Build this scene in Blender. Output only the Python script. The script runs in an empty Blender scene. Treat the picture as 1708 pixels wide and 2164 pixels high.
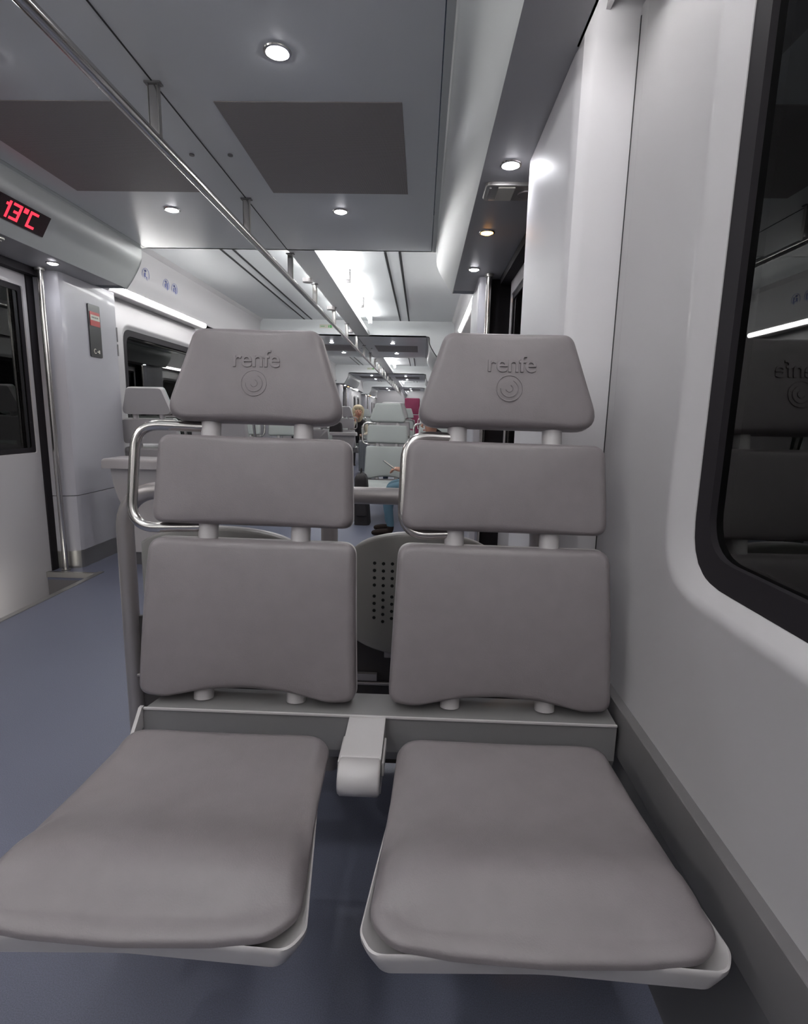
import bpy, bmesh, math, random
from mathutils import Vector, Matrix
random.seed(3)
S = bpy.context.scene
COL = S.collection
# ------------------------------------------------------------------ camera, world, exposure
EYE = 1.14
FPX, W, H = 1140.0, 1708.0, 2164.0
cd = bpy.data.cameras.new('camera'); cam = bpy.data.objects.new('camera', cd); COL.objects.link(cam)
cd.sensor_fit = 'VERTICAL'; cd.sensor_height = 24.0; cd.lens = FPX / H * 24.0
cd.clip_start = 0.02; cd.clip_end = 200
cam.matrix_world = Matrix(((0.99921592, -0.02750065, 0.02848252, 0.0),
                           (0.03281422, 0.17270642, -0.98442659, 0.0),
                           (0.02215326, 0.98458936, 0.17347342, EYE),
                           (0, 0, 0, 1)))
S.camera = cam
w = bpy.data.worlds.new('night'); S.world = w; w.use_nodes = True
w.node_tree.nodes['Background'].inputs[0].default_value = (0.012, 0.014, 0.02, 1)
w.node_tree.nodes['Background'].inputs[1].default_value = 0.5
S.view_settings.view_transform = 'Standard'; S.view_settings.look = 'None'
S.view_settings.gamma = 1.0; S.view_settings.use_curve_mapping = False
S.view_settings.exposure = 1.3
TUBE_E, STRIP_E, SPOT_W, DISC_E = 12.0, 13.0, 4.0, 30.0

# ------------------------------------------------------------------ materials
def mat(name, col, rough=0.5, metal=0.0, spec=0.5, bump=0.0, bscale=200.0, speck=0.0, sscale=300.0, coat=0.0):
    m = bpy.data.materials.new(name); m.use_nodes = True
    nt = m.node_tree; b = nt.nodes['Principled BSDF']
    b.inputs['Base Color'].default_value = (*col, 1); b.inputs['Roughness'].default_value = rough
    b.inputs['Metallic'].default_value = metal; b.inputs['Specular IOR Level'].default_value = spec
    b.inputs['Coat Weight'].default_value = coat
    tc = nt.nodes.new('ShaderNodeTexCoord')
    if speck:
        n = nt.nodes.new('ShaderNodeTexNoise'); n.inputs['Scale'].default_value = sscale; n.inputs['Detail'].default_value = 3
        nt.links.new(tc.outputs['Object'], n.inputs['Vector'])
        r = nt.nodes.new('ShaderNodeMapRange'); r.inputs[1].default_value = 0.3; r.inputs[2].default_value = 0.7
        r.inputs[3].default_value = 1 - speck; r.inputs[4].default_value = 1 + speck
        nt.links.new(n.outputs['Fac'], r.inputs[0])
        x = nt.nodes.new('ShaderNodeVectorMath'); x.operation = 'SCALE'; x.inputs[0].default_value = col
        nt.links.new(r.outputs[0], x.inputs['Scale']); nt.links.new(x.outputs[0], b.inputs['Base Color'])
    if bump:
        n = nt.nodes.new('ShaderNodeTexNoise'); n.inputs['Scale'].default_value = bscale; n.inputs['Detail'].default_value = 4
        nt.links.new(tc.outputs['Object'], n.inputs['Vector'])
        bp = nt.nodes.new('ShaderNodeBump'); bp.inputs['Strength'].default_value = bump; bp.inputs['Distance'].default_value = 0.002
        nt.links.new(n.outputs['Fac'], bp.inputs['Height']); nt.links.new(bp.outputs[0], b.inputs['Normal'])
    return m
def emi(name, col, e):
    m = bpy.data.materials.new(name); m.use_nodes = True
    b = m.node_tree.nodes['Principled BSDF']
    b.inputs['Base Color'].default_value = (*col, 1); b.inputs['Emission Color'].default_value = (*col, 1)
    b.inputs['Emission Strength'].default_value = e
    return m
M = {}
M['wall'] = mat('wall_panel_paint', (0.46, 0.447, 0.458), 0.38, coat=0.15)
M['cab'] = mat('cabinet_paint', (0.46, 0.455, 0.49), 0.36, coat=0.15)
M['column'] = mat('cabinet_paint_lit', (0.64, 0.625, 0.645), 0.45, spec=0.4)  # cabinet paint lightened for the saloon light falling on the near column
M['ceil'] = mat('ceiling_paint', (0.68, 0.70, 0.71), 0.30)
M['fascia'] = mat('fascia_paint', (0.56, 0.58, 0.57), 0.35)
M['soffit'] = mat('soffit_paint', (0.36, 0.36, 0.37), 0.4)
M['grille'] = None
M['floor'] = mat('floor_vinyl', (0.135, 0.145, 0.200), 0.42, speck=0.22, sscale=420, bump=0.08, bscale=300)
M['pad'] = mat('grey_faux_leather', (0.205, 0.183, 0.192), 0.40, bump=0.16, bscale=380, speck=0.03, sscale=25)
M['fpad'] = mat('pale_faux_leather', (0.36, 0.385, 0.375), 0.5, bump=0.1, bscale=300)
M['plastic'] = mat('white_plastic', (0.48, 0.46, 0.465), 0.32)
M['beam'] = mat('beam_grey_paint', (0.19, 0.183, 0.186), 0.4)
M['trim'] = mat('dark_grey_trim', (0.13, 0.125, 0.13), 0.38)
M['kick'] = mat('charcoal_board', (0.045, 0.04, 0.04), 0.6)
M['trim2'] = mat('heater_cover_grey', (0.145, 0.138, 0.142), 0.35)
M['chrome'] = mat('brushed_steel', (0.62, 0.60, 0.58), 0.2, metal=1.0)
M['tube'] = mat('grey_metallic_paint', (0.36, 0.335, 0.33), 0.35, metal=0.55)
M['steel'] = mat('stainless_kick_plate', (0.45, 0.44, 0.42), 0.35, metal=0.9)
M['rubber'] = mat('black_rubber', (0.014, 0.012, 0.015), 0.65, spec=0.25)
M['black'] = mat('black_gloss', (0.012, 0.011, 0.014), 0.15)
M['shell'] = mat('dark_grey_plastic', (0.24, 0.23, 0.22), 0.45, bump=0.05)
M['hole'] = mat('hole_black', (0.01, 0.01, 0.01), 0.9)
M['maroon'] = mat('maroon_upholstery', (0.21, 0.02, 0.07), 0.7, bump=0.1)
M['red'] = mat('red_print', (0.50, 0.05, 0.045), 0.4)
M['cream'] = mat('cream_print', (0.62, 0.60, 0.52), 0.5)
M['panel'] = mat('panel_black', (0.045, 0.045, 0.045), 0.3)
M['blue'] = mat('blue_print', (0.20, 0.22, 0.42), 0.5)
M['green'] = mat('green_print', (0.10, 0.45, 0.14), 0.5)
M['pinkprint'] = mat('purple_print', (0.45, 0.15, 0.25), 0.5)
M['slot'] = mat('slot_black', (0.015, 0.015, 0.016), 0.6)
M['skin'] = mat('skin', (0.50, 0.27, 0.19), 0.55)
M['blond'] = mat('blond_hair', (0.55, 0.46, 0.32), 0.6, bump=0.4, bscale=120)
M['dhair'] = mat('dark_hair', (0.03, 0.02, 0.016), 0.5, bump=0.4, bscale=120)
M['jeans'] = mat('teal_blue_denim', (0.10, 0.19, 0.25), 0.8, bump=0.1)
M['navy'] = mat('navy_denim', (0.05, 0.075, 0.13), 0.8)
M['blackcloth'] = mat('black_cloth', (0.025, 0.022, 0.024), 0.8)
M['beige'] = mat('beige_knit', (0.42, 0.38, 0.30), 0.85)
M['boot'] = mat('dark_brown_leather', (0.02, 0.013, 0.011), 0.8, spec=0.2, bump=0.3, bscale=60)
M['case'] = mat('grey_luggage_shell', (0.17, 0.185, 0.20), 0.35)
M['yellow'] = mat('yellow_reflection_paint', (0.65, 0.50, 0.08), 0.6)
M['concrete'] = mat('tunnel_concrete', (0.10, 0.095, 0.085), 0.9, bump=0.3, bscale=8, speck=0.3, sscale=3)
M['tubelamp'] = emi('lamp_tube_glow', (1.0, 0.995, 0.985), TUBE_E)
M['strip'] = emi('strip_lamp_glow', (1.0, 0.985, 0.97), STRIP_E)
M['disc'] = emi('spot_lens_glow', (0.95, 0.95, 1.0), DISC_E)
M['orange'] = emi('amber_lens_glow', (1.0, 0.45, 0.10), 9.0)
M['led'] = emi('red_led_glow', (1.0, 0.02, 0.04), 1.1)
M['ledback'] = mat('led_window_black', (0.035, 0.012, 0.016), 0.25)
# pinhole grille: procedural perforation
def perforated():
    m = mat('perforated_panel', (0.175, 0.165, 0.16), 0.6)
    nt = m.node_tree; b = nt.nodes['Principled BSDF']; tc = nt.nodes.new('ShaderNodeTexCoord')
    mp = nt.nodes.new('ShaderNodeMapping'); mp.inputs['Scale'].default_value = (190, 190, 190)
    nt.links.new(tc.outputs['Object'], mp.inputs['Vector'])
    fr = nt.nodes.new('ShaderNodeVectorMath'); fr.operation = 'FRACTION'; nt.links.new(mp.outputs[0], fr.inputs[0])
    sb = nt.nodes.new('ShaderNodeVectorMath'); sb.operation = 'SUBTRACT'; sb.inputs[1].default_value = (0.5, 0.5, 0); nt.links.new(fr.outputs[0], sb.inputs[0])
    mz = nt.nodes.new('ShaderNodeVectorMath'); mz.operation = 'MULTIPLY'; mz.inputs[1].default_value = (1, 1, 0); nt.links.new(sb.outputs[0], mz.inputs[0])
    ln = nt.nodes.new('ShaderNodeVectorMath'); ln.operation = 'LENGTH'; nt.links.new(mz.outputs[0], ln.inputs[0])
    gt = nt.nodes.new('ShaderNodeMath'); gt.operation = 'GREATER_THAN'; gt.inputs[1].default_value = 0.30; nt.links.new(ln.outputs['Value'], gt.inputs[0])
    mx = nt.nodes.new('ShaderNodeMix'); mx.data_type = 'RGBA'; nt.links.new(gt.outputs[0], mx.inputs[0])
    mx.inputs[6].default_value = (0.12, 0.11, 0.105, 1); mx.inputs[7].default_value = (0.37, 0.34, 0.33, 1)
    nt.links.new(mx.outputs[2], b.inputs['Base Color'])
    return m
M['grille'] = perforated()
def glassmat(tint=0.35):
    m = bpy.data.materials.new('tinted_glass'); m.use_nodes = True; nt = m.node_tree; nt.nodes.clear()
    o = nt.nodes.new('ShaderNodeOutputMaterial'); mix = nt.nodes.new('ShaderNodeMixShader')
    t = nt.nodes.new('ShaderNodeBsdfTransparent'); t.inputs[0].default_value = (tint, tint, tint * 1.02, 1)
    g = nt.nodes.new('ShaderNodeBsdfGlossy'); g.inputs['Roughness'].default_value = 0.01; g.inputs[0].default_value = (0.9, 0.92, 0.9, 1)
    f = nt.nodes.new('ShaderNodeFresnel'); f.inputs[0].default_value = 1.7
    nt.links.new(f.outputs[0], mix.inputs[0]); nt.links.new(t.outputs[0], mix.inputs[1]); nt.links.new(g.outputs[0], mix.inputs[2])
    nt.links.new(mix.outputs[0], o.inputs[0]); return m
M['glass'] = glassmat()

# ------------------------------------------------------------------ helpers
def link(name, me, m=None, parent=None, smooth=True, angle=35):
    if m is not None: me.materials.append(m)
    if smooth:
        me.shade_smooth(); me.set_sharp_from_angle(angle=math.radians(angle))
    o = bpy.data.objects.new(name, me); COL.objects.link(o)
    if parent is not None: o.parent = parent
    return o
def raw(name, vs, fs, m, parent=None, smooth=True, angle=35):
    me = bpy.data.meshes.new(name); me.from_pydata([tuple(v) for v in vs], [], fs); me.validate()
    bm = bmesh.new(); bm.from_mesh(me); bmesh.ops.recalc_face_normals(bm, faces=bm.faces); bm.to_mesh(me); bm.free()
    return link(name, me, m, parent, smooth, angle)
def bm_obj(name, bm, m, parent=None, smooth=True, angle=35):
    me = bpy.data.meshes.new(name); bmesh.ops.recalc_face_normals(bm, faces=bm.faces); bm.to_mesh(me); bm.free()
    return link(name, me, m, parent, smooth, angle)
def tag(o, label=None, cat=None, group=None, kind=None):
    if label: o['label'] = label
    if cat: o['category'] = cat
    if group: o['group'] = group
    if kind: o['kind'] = kind
    return o
def empty(name, loc=(0, 0, 0), rz=0.0, label=None, cat=None, group=None):
    o = bpy.data.objects.new(name, None); COL.objects.link(o); o.location = loc; o.rotation_euler = (0, 0, rz)
    o.empty_display_size = 0.05
    return tag(o, label, cat, group)
def add_box(bm, x0, x1, y0, y1, z0, z1, bev=0.0):
    r = bmesh.ops.create_cube(bm, size=1.0)
    for v in r['verts']:
        v.co = Vector(((x0 + x1) / 2 + v.co.x * (x1 - x0), (y0 + y1) / 2 + v.co.y * (y1 - y0), (z0 + z1) / 2 + v.co.z * (z1 - z0)))
    if bev:
        es = list({e for v in r['verts'] for e in v.link_edges})
        bmesh.ops.bevel(bm, geom=es, offset=bev, segments=3, affect='EDGES', profile=0.6)
def box(name, x0, x1, y0, y1, z0, z1, m, parent=None, bev=0.0):
    bm = bmesh.new(); add_box(bm, x0, x1, y0, y1, z0, z1, bev); return bm_obj(name, bm, m, parent)
def add_tube(bm, path, r, n=14, cap=True, sq=None):
    pts = [Vector(p) for p in path]; rings = []; up = None
    for i, p in enumerate(pts):
        t = (pts[min(i + 1, len(pts) - 1)] - pts[max(i - 1, 0)]).normalized()
        if up is None:
            up = Vector((0, 0, 1)) if abs(t.z) < 0.9 else Vector((0, 1, 0))
        a = (up - t * up.dot(t)).normalized(); b = t.cross(a).normalized(); up = a
        rr = r[i] if isinstance(r, (list, tuple)) else r
        ring = []
        for k in range(n):
            c, s = math.cos(2 * math.pi * k / n), math.sin(2 * math.pi * k / n)
            if sq: c, s = c * sq, s
            ring.append(bm.verts.new(p + (a * c + b * s) * rr))
        rings.append(ring)
    for i in range(len(rings) - 1):
        for k in range(n):
            bm.faces.new((rings[i][k], rings[i][(k + 1) % n], rings[i + 1][(k + 1) % n], rings[i + 1][k]))
    if cap:
        bm.faces.new(rings[0]); bm.faces.new(rings[-1])
def tube(name, path, r, m, parent=None, n=16, sq=None):
    bm = bmesh.new(); add_tube(bm, path, r, n, True, sq); return bm_obj(name, bm, m, parent, angle=50)
def fillet(pts, rads, n=7):
    """polyline in 3D with rounded corners"""
    P = [Vector(p) for p in pts]; out = [P[0]]
    for i in range(1, len(P) - 1):
        r = rads if not isinstance(rads, (list, tuple)) else rads[i - 1]
        a = (P[i - 1] - P[i]); b = (P[i + 1] - P[i]); la, lb = a.length, b.length; a.normalize(); b.normalize()
        ang = a.angle(b); d = min(r / math.tan(ang / 2), la * 0.49, lb * 0.49)
        s, e = P[i] + a * d, P[i] + b * d
        for k in range(n + 1):
            t = k / n; out.append(s * (1 - t) ** 2 + P[i] * 2 * t * (1 - t) + e * t * t)
    out.append(P[-1]); return out
def rpoly(pts, rads, n=7):
    """closed rounded polygon, 2D"""
    P = [Vector((p[0], p[1], 0)) for p in pts]; N = len(P); out = []
    for i in range(N):
        r = rads[i] if isinstance(rads, (list, tuple)) else rads
        a = (P[i - 1] - P[i]); b = (P[(i + 1) % N] - P[i]); la, lb = a.length, b.length; a.normalize(); b.normalize()
        if r <= 0 or a.angle(b) > 3.1: out.append((P[i].x, P[i].y)); continue
        d = min(r / math.tan(a.angle(b) / 2), la * 0.49, lb * 0.49)
        s, e = P[i] + a * d, P[i] + b * d
        for k in range(n + 1):
            t = k / n; q = s * (1 - t) ** 2 + P[i] * 2 * t * (1 - t) + e * t * t; out.append((q.x, q.y))
    return out
def densify(loop, step):
    out = []
    for i in range(len(loop)):
        a, b = loop[i], loop[(i + 1) % len(loop)]
        L = math.hypot(b[0] - a[0], b[1] - a[1]); k = max(1, int(L / step))
        for j in range(k): out.append((a[0] + (b[0] - a[0]) * j / k, a[1] + (b[1] - a[1]) * j / k))
    return out
def pad(name, outline, t, r, warp, m, parent=None, crown=0.0, rings=5, backr=0.0):
    """padded slab: outline (x,s); thickness t; edge radius r; warp(x,s,h)->xyz"""
    L = densify(outline, 0.025); N = len(L)
    cx = sum(p[0] for p in L) / N; cy = sum(p[1] for p in L) / N
    prof = []
    if backr: prof += [(backr, 0.0), (backr * 0.3, backr * 0.3), (0.0, backr)]
    else: prof += [(0.0, 0.0)]
    prof += [(0.0, t - r)]
    for k in range(1, 7):
        a = math.pi / 2 * k / 6; prof.append((r * (1 - math.cos(a)), t - r + r * math.sin(a)))
    vs = []; fs = []
    def ring(ins, h, frac=None):
        base = len(vs)
        for x, y in L:
            dx, dy = x - cx, y - cy; d = math.hypot(dx, dy)
            f = 1 - ins / d
            if frac is not None: f *= frac
            vs.append(warp(cx + dx * f, cy + dy * f, h))
        return base
    bs = [ring(i, h) for i, h in prof]
    for k in range(1, rings + 1):
        fr = 1 - k / (rings + 1.0); bs.append(ring(r, t + crown * (1 - fr * fr), fr))
    for a, b in zip(bs, bs[1:]):
        for k in range(N):
            fs.append((a + k, a + (k + 1) % N, b + (k + 1) % N, b + k))
    vs.append(warp(cx, cy, t + crown)); c = len(vs) - 1
    for k in range(N): fs.append((bs[-1] + k, bs[-1] + (k + 1) % N, c))
    vs.append(warp(cx, cy, 0.0)); c = len(vs) - 1
    for k in range(N): fs.append((bs[0] + (k + 1) % N, bs[0] + k, c))
    return raw(name, vs, fs, m, parent, angle=60)
def extrude(name, prof, axis, a, b, m, parent=None, closed=True, smooth=True, angle=25):
    """prof 2D list extruded along axis 'x' (prof=(y,z)) or 'y' (prof=(x,z)) or 'z' (prof=(x,y))"""
    def P(p, t):
        return (t, p[0], p[1]) if axis == 'x' else ((p[0], t, p[1]) if axis == 'y' else (p[0], p[1], t))
    n = len(prof); vs = [P(p, a) for p in prof] + [P(p, b) for p in prof]
    fs = [(i, (i + 1) % n, n + (i + 1) % n, n + i) for i in range(n if closed else n - 1)]
    if closed: fs += [tuple(range(n)), tuple(range(2 * n - 1, n - 1, -1))]
    return raw(name, vs, fs, m, parent, smooth, angle)
def band(prof, th):
    """open 2D profile thickened to a closed one (offset along normal)"""
    out = []
    for i, p in enumerate(prof):
        a = prof[max(i - 1, 0)]; b = prof[min(i + 1, len(prof) - 1)]
        dx, dz = b[0] - a[0], b[1] - a[1]; L = math.hypot(dx, dz) or 1
        out.append((p[0] - dz / L * th, p[1] + dx / L * th))
    return list(prof) + out[::-1]
def rrect(y0, y1, z0, z1, r, n=8):
    return rpoly([(y0, z0), (y1, z0), (y1, z1), (y0, z1)], r, n)
def ray_loop(loop, cy, cz, ang):
    dx, dz = math.cos(ang), math.sin(ang); best = None
    for i in range(len(loop)):
        (ax, az), (bx, bz) = loop[i], loop[(i + 1) % len(loop)]
        ex, ez = bx - ax, bz - az; den = dx * ez - dz * ex
        if abs(den) < 1e-12: continue
        t = ((ax - cy) * ez - (az - cz) * ex) / den; u = ((ax - cy) * dz - (az - cz) * dx) / den
        if t > 0 and -1e-6 <= u <= 1 + 1e-6 and (best is None or t < best): best = t
    return (cy + dx * best, cz + dz * best)
def holed(name, x, y0, y1, z0, z1, hole, m, depth_rings, parent=None, thick_to=None):
    """panel in the plane X=x with one hole; depth_rings = [(x, loop)] going into the reveal"""
    hy = [p[0] for p in hole]; hz = [p[1] for p in hole]; cy = (min(hy) + max(hy)) / 2; cz = (min(hz) + max(hz)) / 2
    outer = [(y0, z0), (y1, z0), (y1, z1), (y0, z1)]
    angs = sorted([2 * math.pi * k / 96 for k in range(96)] + [math.atan2(c[1] - cz, c[0] - cy) % (2 * math.pi) for c in outer]
                  + [math.atan2(p[1] - cz, p[0] - cy) % (2 * math.pi) for p in hole])
    A = [angs[0]]
    for a in angs[1:]:
        if a - A[-1] > 1e-4: A.append(a)
    N = len(A); vs = []; fs = []
    def put(loop, xx):
        b = len(vs)
        for a in A:
            q = ray_loop(loop, cy, cz, a); vs.append((xx, q[0], q[1]))
        return b
    bs = [put(outer, x)] + [put(l, xx) for xx, l in [(x, hole)] + depth_rings]
    for a, b in zip(bs, bs[1:]):
        for k in range(N): fs.append((a + k, a + (k + 1) % N, b + (k + 1) % N, b + k))
    return raw(name, vs, fs, m, parent, angle=40)
def flat_loop(name, x, loop, m, parent=None, th=0.006):
    n = len(loop); vs = [(x, a, b) for a, b in loop] + [(x + th, a, b) for a, b in loop]
    fs = [tuple(range(n)), tuple(range(2 * n - 1, n - 1, -1))] + [(i, (i + 1) % n, n + (i + 1) % n, n + i) for i in range(n)]
    return raw(name, vs, fs, m, parent, angle=40)
def ring_frame(name, x, lo, li, m, parent=None, th=0.01):
    n = len(lo); vs = []
    for xx in (x, x + th):
        for l in (lo, li): vs += [(xx, a, b) for a, b in l]
    fs = []
    for i in range(n):
        j = (i + 1) % n
        fs += [(i, j, n + j, n + i), (2 * n + i, 2 * n + j, 3 * n + j, 3 * n + i), (i, j, 2 * n + j, 2 * n + i), (n + i, n + j, 3 * n + j, 3 * n + i)]
    return raw(name, vs, fs, m, parent, angle=40)
def copy_tree(o, parent=None):
    c = o.copy(); COL.objects.link(c)
    if parent is not None: c.parent = parent
    for ch in list(o.children): copy_tree(ch, c)
    return c
def struct(o): o['kind'] = 'structure'; return o
def text_mesh(name, s, size, loc, rot, m, parent, extrude=0.001, bevel=0.0, font_w=1.0, shear=0.0, spacing=1.0, fill=True):
    cu = bpy.data.curves.new(name, 'FONT'); cu.body = s; cu.size = size; cu.extrude = extrude; cu.bevel_depth = bevel
    cu.align_x = 'CENTER'; cu.align_y = 'CENTER'; cu.shear = shear; cu.space_character = spacing; cu.resolution_u = 4
    t = bpy.data.objects.new(name + '_t', cu); COL.objects.link(t)
    dg = bpy.context.evaluated_depsgraph_get(); me = bpy.data.meshes.new_from_object(t.evaluated_get(dg))
    bpy.data.objects.remove(t)
    me.transform(Matrix.Diagonal((font_w, 1, 1, 1)))
    me.materials.clear()
    o = link(name, me, m, parent, False); o.location = loc; o.rotation_euler = rot
    return o

# ------------------------------------------------------------------ layout constants
CX = -1.03                       # carriage centre line
XL, XR = -2.57, 0.50             # side wall planes
ZL, ZH = 2.34, 2.57              # low vestibule ceiling, high saloon ceiling
V0, VL, PER = 1.28, 2.97, 7.27   # first vestibule start, length, period
NV = 4
YB, YE = -2.6, 30.3              # rear and far end walls
vest = [(V0 + PER * k, V0 + PER * k + VL) for k in range(NV)]
bays = [(YB, V0)] + [(vest[k][1], vest[k + 1][0] if k + 1 < NV else YE) for k in range(NV)]
def mx(x): return 2 * CX - x

# ------------------------------------------------------------------ floor
SILL = -2.27
bm = bmesh.new()
ys = [YB]
for a, b in vest: ys += [a + 0.86, b - 0.65]
ys.append(YE)
for i in range(len(ys) - 1):
    rec = i % 2 == 1
    x0 = SILL if rec else XL - 0.12
    x1 = mx(SILL) if rec else XR + 0.16
    add_box(bm, x0, x1, ys[i], ys[i + 1], -0.05, 0.0)
struct(bm_obj('floor', bm, M['floor'], smooth=False))

# ------------------------------------------------------------------ ceilings
def saloon(k, y0, y1):
    # high ceiling
    root = struct(box('ceiling', XL, XR, y0, y1, ZH, ZH + 0.02, M['ceil']))
    for xs in (-0.365, -0.235, mx(-0.365) - 0.02, mx(-0.235) - 0.0):
        box('ceiling_slot', xs - 0.011, xs + 0.011, y0 + 0.02, y1 - 0.02, ZH - 0.004, ZH + 0.004, M['slot'], root)
    # upper cove panels
    for s in (0, 1):
        prof = [(0.415, 2.115), (0.435, 2.25), (0.455, 2.45), (0.445, 2.53), (0.41, ZH)]
        if s: prof = [(mx(x), z) for x, z in prof]
        extrude('cove_panel', band(prof, 0.01 if s else -0.01), 'y', y0, y1, M['wall'], root)
    if k == 0:
        box('ceiling_end', 0.36, XR + 0.06, y1, y1 + 0.24, ZH, ZH + 0.02, M['ceil'], root)
        extrude('cove_panel', band([(0.415, 2.115), (0.435, 2.25), (0.455, 2.45), (0.445, 2.53), (0.41, ZH)], -0.01), 'y', y1, y1 + 0.22, M['wall'], root)
        box('soffit_side', 0.356, 0.362, y1, y1 + 0.24, 2.047, ZH, M['fascia'], root)
    # duct beam below the ceiling
    struct(extrude('ceiling_beam', [(-1.035, 2.345), (-0.835, 2.345), (-0.835, 2.40), (-0.90, 2.43), (-0.98, 2.43), (-1.035, 2.40)], 'y', y0, y1, M['ceil']))
for k, (y0, y1) in enumerate(bays): saloon(k, y0, y1)

def low_ceiling(k, y0, y1):
    R = [(0.04, ZL), (0.068, ZL - 0.002), (0.074, ZL - 0.01), (0.074, 2.275), (0.079, 2.245), (0.098, 2.20), (0.118, 2.165), (0.150, 2.115), (0.180, 2.075), (0.193, 2.058), (0.20, 2.05)]
    root = struct(box('ceiling', mx(0.036), 0.036, y0, y1, ZL, ZL + 0.02, M['ceil']))
    for s in (0, 1):
        p = R if not s else [(mx(x), z) for x, z in R]
        extrude('fascia', band(p, 0.012 if not s else -0.012), 'y', y0, y1, M['fascia'], root, angle=20)
        q = [(0.20, 2.05), (0.215, 2.047), (0.66, 2.047)]
        q = q if not s else [(mx(x), z) for x, z in q]
        extrude('soffit', band(q, 0.012 if not s else -0.012), 'y', y0 + 0.26, y1 - 0.12, M['soffit'], root)
        q = [(0.20, 2.05), (0.215, 2.047), (0.362, 2.047)]
        q = q if not s else [(mx(x), z) for x, z in q]
        extrude('soffit', band(q, 0.012 if not s else -0.012), 'y', y0, y0 + 0.26, M['soffit'], root)
    box('seam', CX - 0.003, CX + 0.003, y0, y1, ZL - 0.0015, ZL + 0.001, M['slot'], root)
    # bulkheads at both ends up to the high ceiling
    Rr = R[3:] + [(0.56, 2.05)]
    for ya, yb in ((y0, y0 + 0.02), (y1 - 0.02, y1)):
        bmx = bmesh.new(); add_box(bmx, mx(0.56), 0.362 if (k == 0 and ya == y0) else 0.56, ya, yb, ZL + 0.0, ZH)
        for sgn in (0, 1):
            for (xa, za), (xb, zb) in zip(Rr, Rr[1:]):
                if abs(xb - xa) < 1e-4: continue
                if k == 0 and ya == y0 and not sgn and xb > 0.4: xb = 0.362
                q = [(xa, za), (xb, zb), (xb, ZL), (xa, ZL)]
                if sgn: q = [(mx(x), z) for x, z in q]
                f = [bmx.verts.new((x, ya, z)) for x, z in q]; g = [bmx.verts.new((x, yb, z)) for x, z in q]
                bmx.faces.new(f); bmx.faces.new(g[::-1]); bmx.faces.new((f[0], f[1], g[1], g[0]))
        struct(bm_obj('bulkhead', bmx, M['ceil'], root, False))
    # perforated return air panels
    for (xa, xb, nm) in ((-0.85, -0.11, 'right'), (mx(-0.11), mx(-0.85), 'left')):
        g = box('grille_panel', xa, xb, y0 + 1.05, y0 + 1.92, ZL - 0.003, ZL + 0.006, M['grille'], root)
    for xa in (-0.938, mx(-0.938)):
        bm = bmesh.new(); bmesh.ops.create_cone(bm, cap_ends=True, radius1=0.012, radius2=0.012, depth=0.006, segments=16)
        d = bm_obj('ceiling_screw', bm, M['trim'], root); d.location = (xa, y0 + 1.49, ZL - 0.002)
for k, (y0, y1) in enumerate(vest): low_ceiling(k, y0, y1)

# ------------------------------------------------------------------ lamps
def point(name, loc, e, col, parent, r=0.03):
    l = bpy.data.lights.new(name, 'SPOT'); l.energy = e; l.color = col; l.shadow_soft_size = r
    l.spot_size = math.radians(150); l.spot_blend = 0.9
    o = bpy.data.objects.new(name, l); COL.objects.link(o); o.parent = parent; o.location = loc
    return o
def spot(x, y, z, label, group, amber=False, r=0.036, e=None):
    t = empty('recessed_spot_lamp', (x, y, z), 0, label, 'lamp', group)
    bm = bmesh.new(); add_tube(bm, [(0, 0, -0.011), (0, 0, -0.0095), (0, 0, -0.005), (0, 0, 0.004)], [r * 0.35, r * 0.66, r * 0.93, r], 20)
    bm_obj('lens', bm, M['orange'] if amber else M['disc'], t)
    vs = []; fs = []; n = 24
    for rr, zz in ((r * 1.02, -0.001), (r * 1.08, -0.005), (r * 1.28, -0.004), (r * 1.34, 0.001)):
        vs += [(rr * math.cos(6.28318 * i / n), rr * math.sin(6.28318 * i / n), zz) for i in range(n)]
    for a in range(3):
        for i in range(n): fs.append((a * n + i, a * n + (i + 1) % n, (a + 1) * n + (i + 1) % n, (a + 1) * n + i))
    raw('bezel', vs, fs, M['chrome'], t)
    point('light', (0, 0, -0.012), SPOT_W if e is None else e, (1.0, 0.5, 0.15) if amber else (0.93, 0.95, 1.0), t)
    return t
vnames = ['near vestibule ceiling', 'second vestibule ceiling', 'third vestibule ceiling', 'farthest vestibule ceiling']
for k, (y0, y1) in enumerate(vest):
    for x, sd in ((-0.52, 'right'), (-1.54, 'left')):
        for dy, nn in ((0.76, 'nearer'), (2.19, 'farther')):
            big = k == 0 and dy < 1 and sd == 'right'
            lb = f'round white spot lamp, {vnames[k]}, {nn} one {sd} of the rail'
            spot(x, y0 + dy, ZL, lb, 'spot lamps in the flat vestibule ceilings')
    for x, sd in ((0.296, 'right'), (mx(0.296), 'left')):
        for dy, am in ((0.87, 0), (1.595, 1), (2.27, 0)):
            nn = 'before' if dy < 1 else 'beyond'
            lb = (f'small amber spot lamp in the {sd} door soffit, {vnames[k][:-8]}' if am else
                  f'small white spot lamp {nn} the amber one, {sd} door soffit, {vnames[k][:-8]}')
            spot(x, y0 + dy, 2.047, lb, 'spot lamps in the door soffits', bool(am), 0.03, 2.0)
bayn = ['nearest saloon, overhead', 'first saloon ahead', 'second saloon ahead', 'third saloon ahead', 'last saloon ahead']
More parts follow.
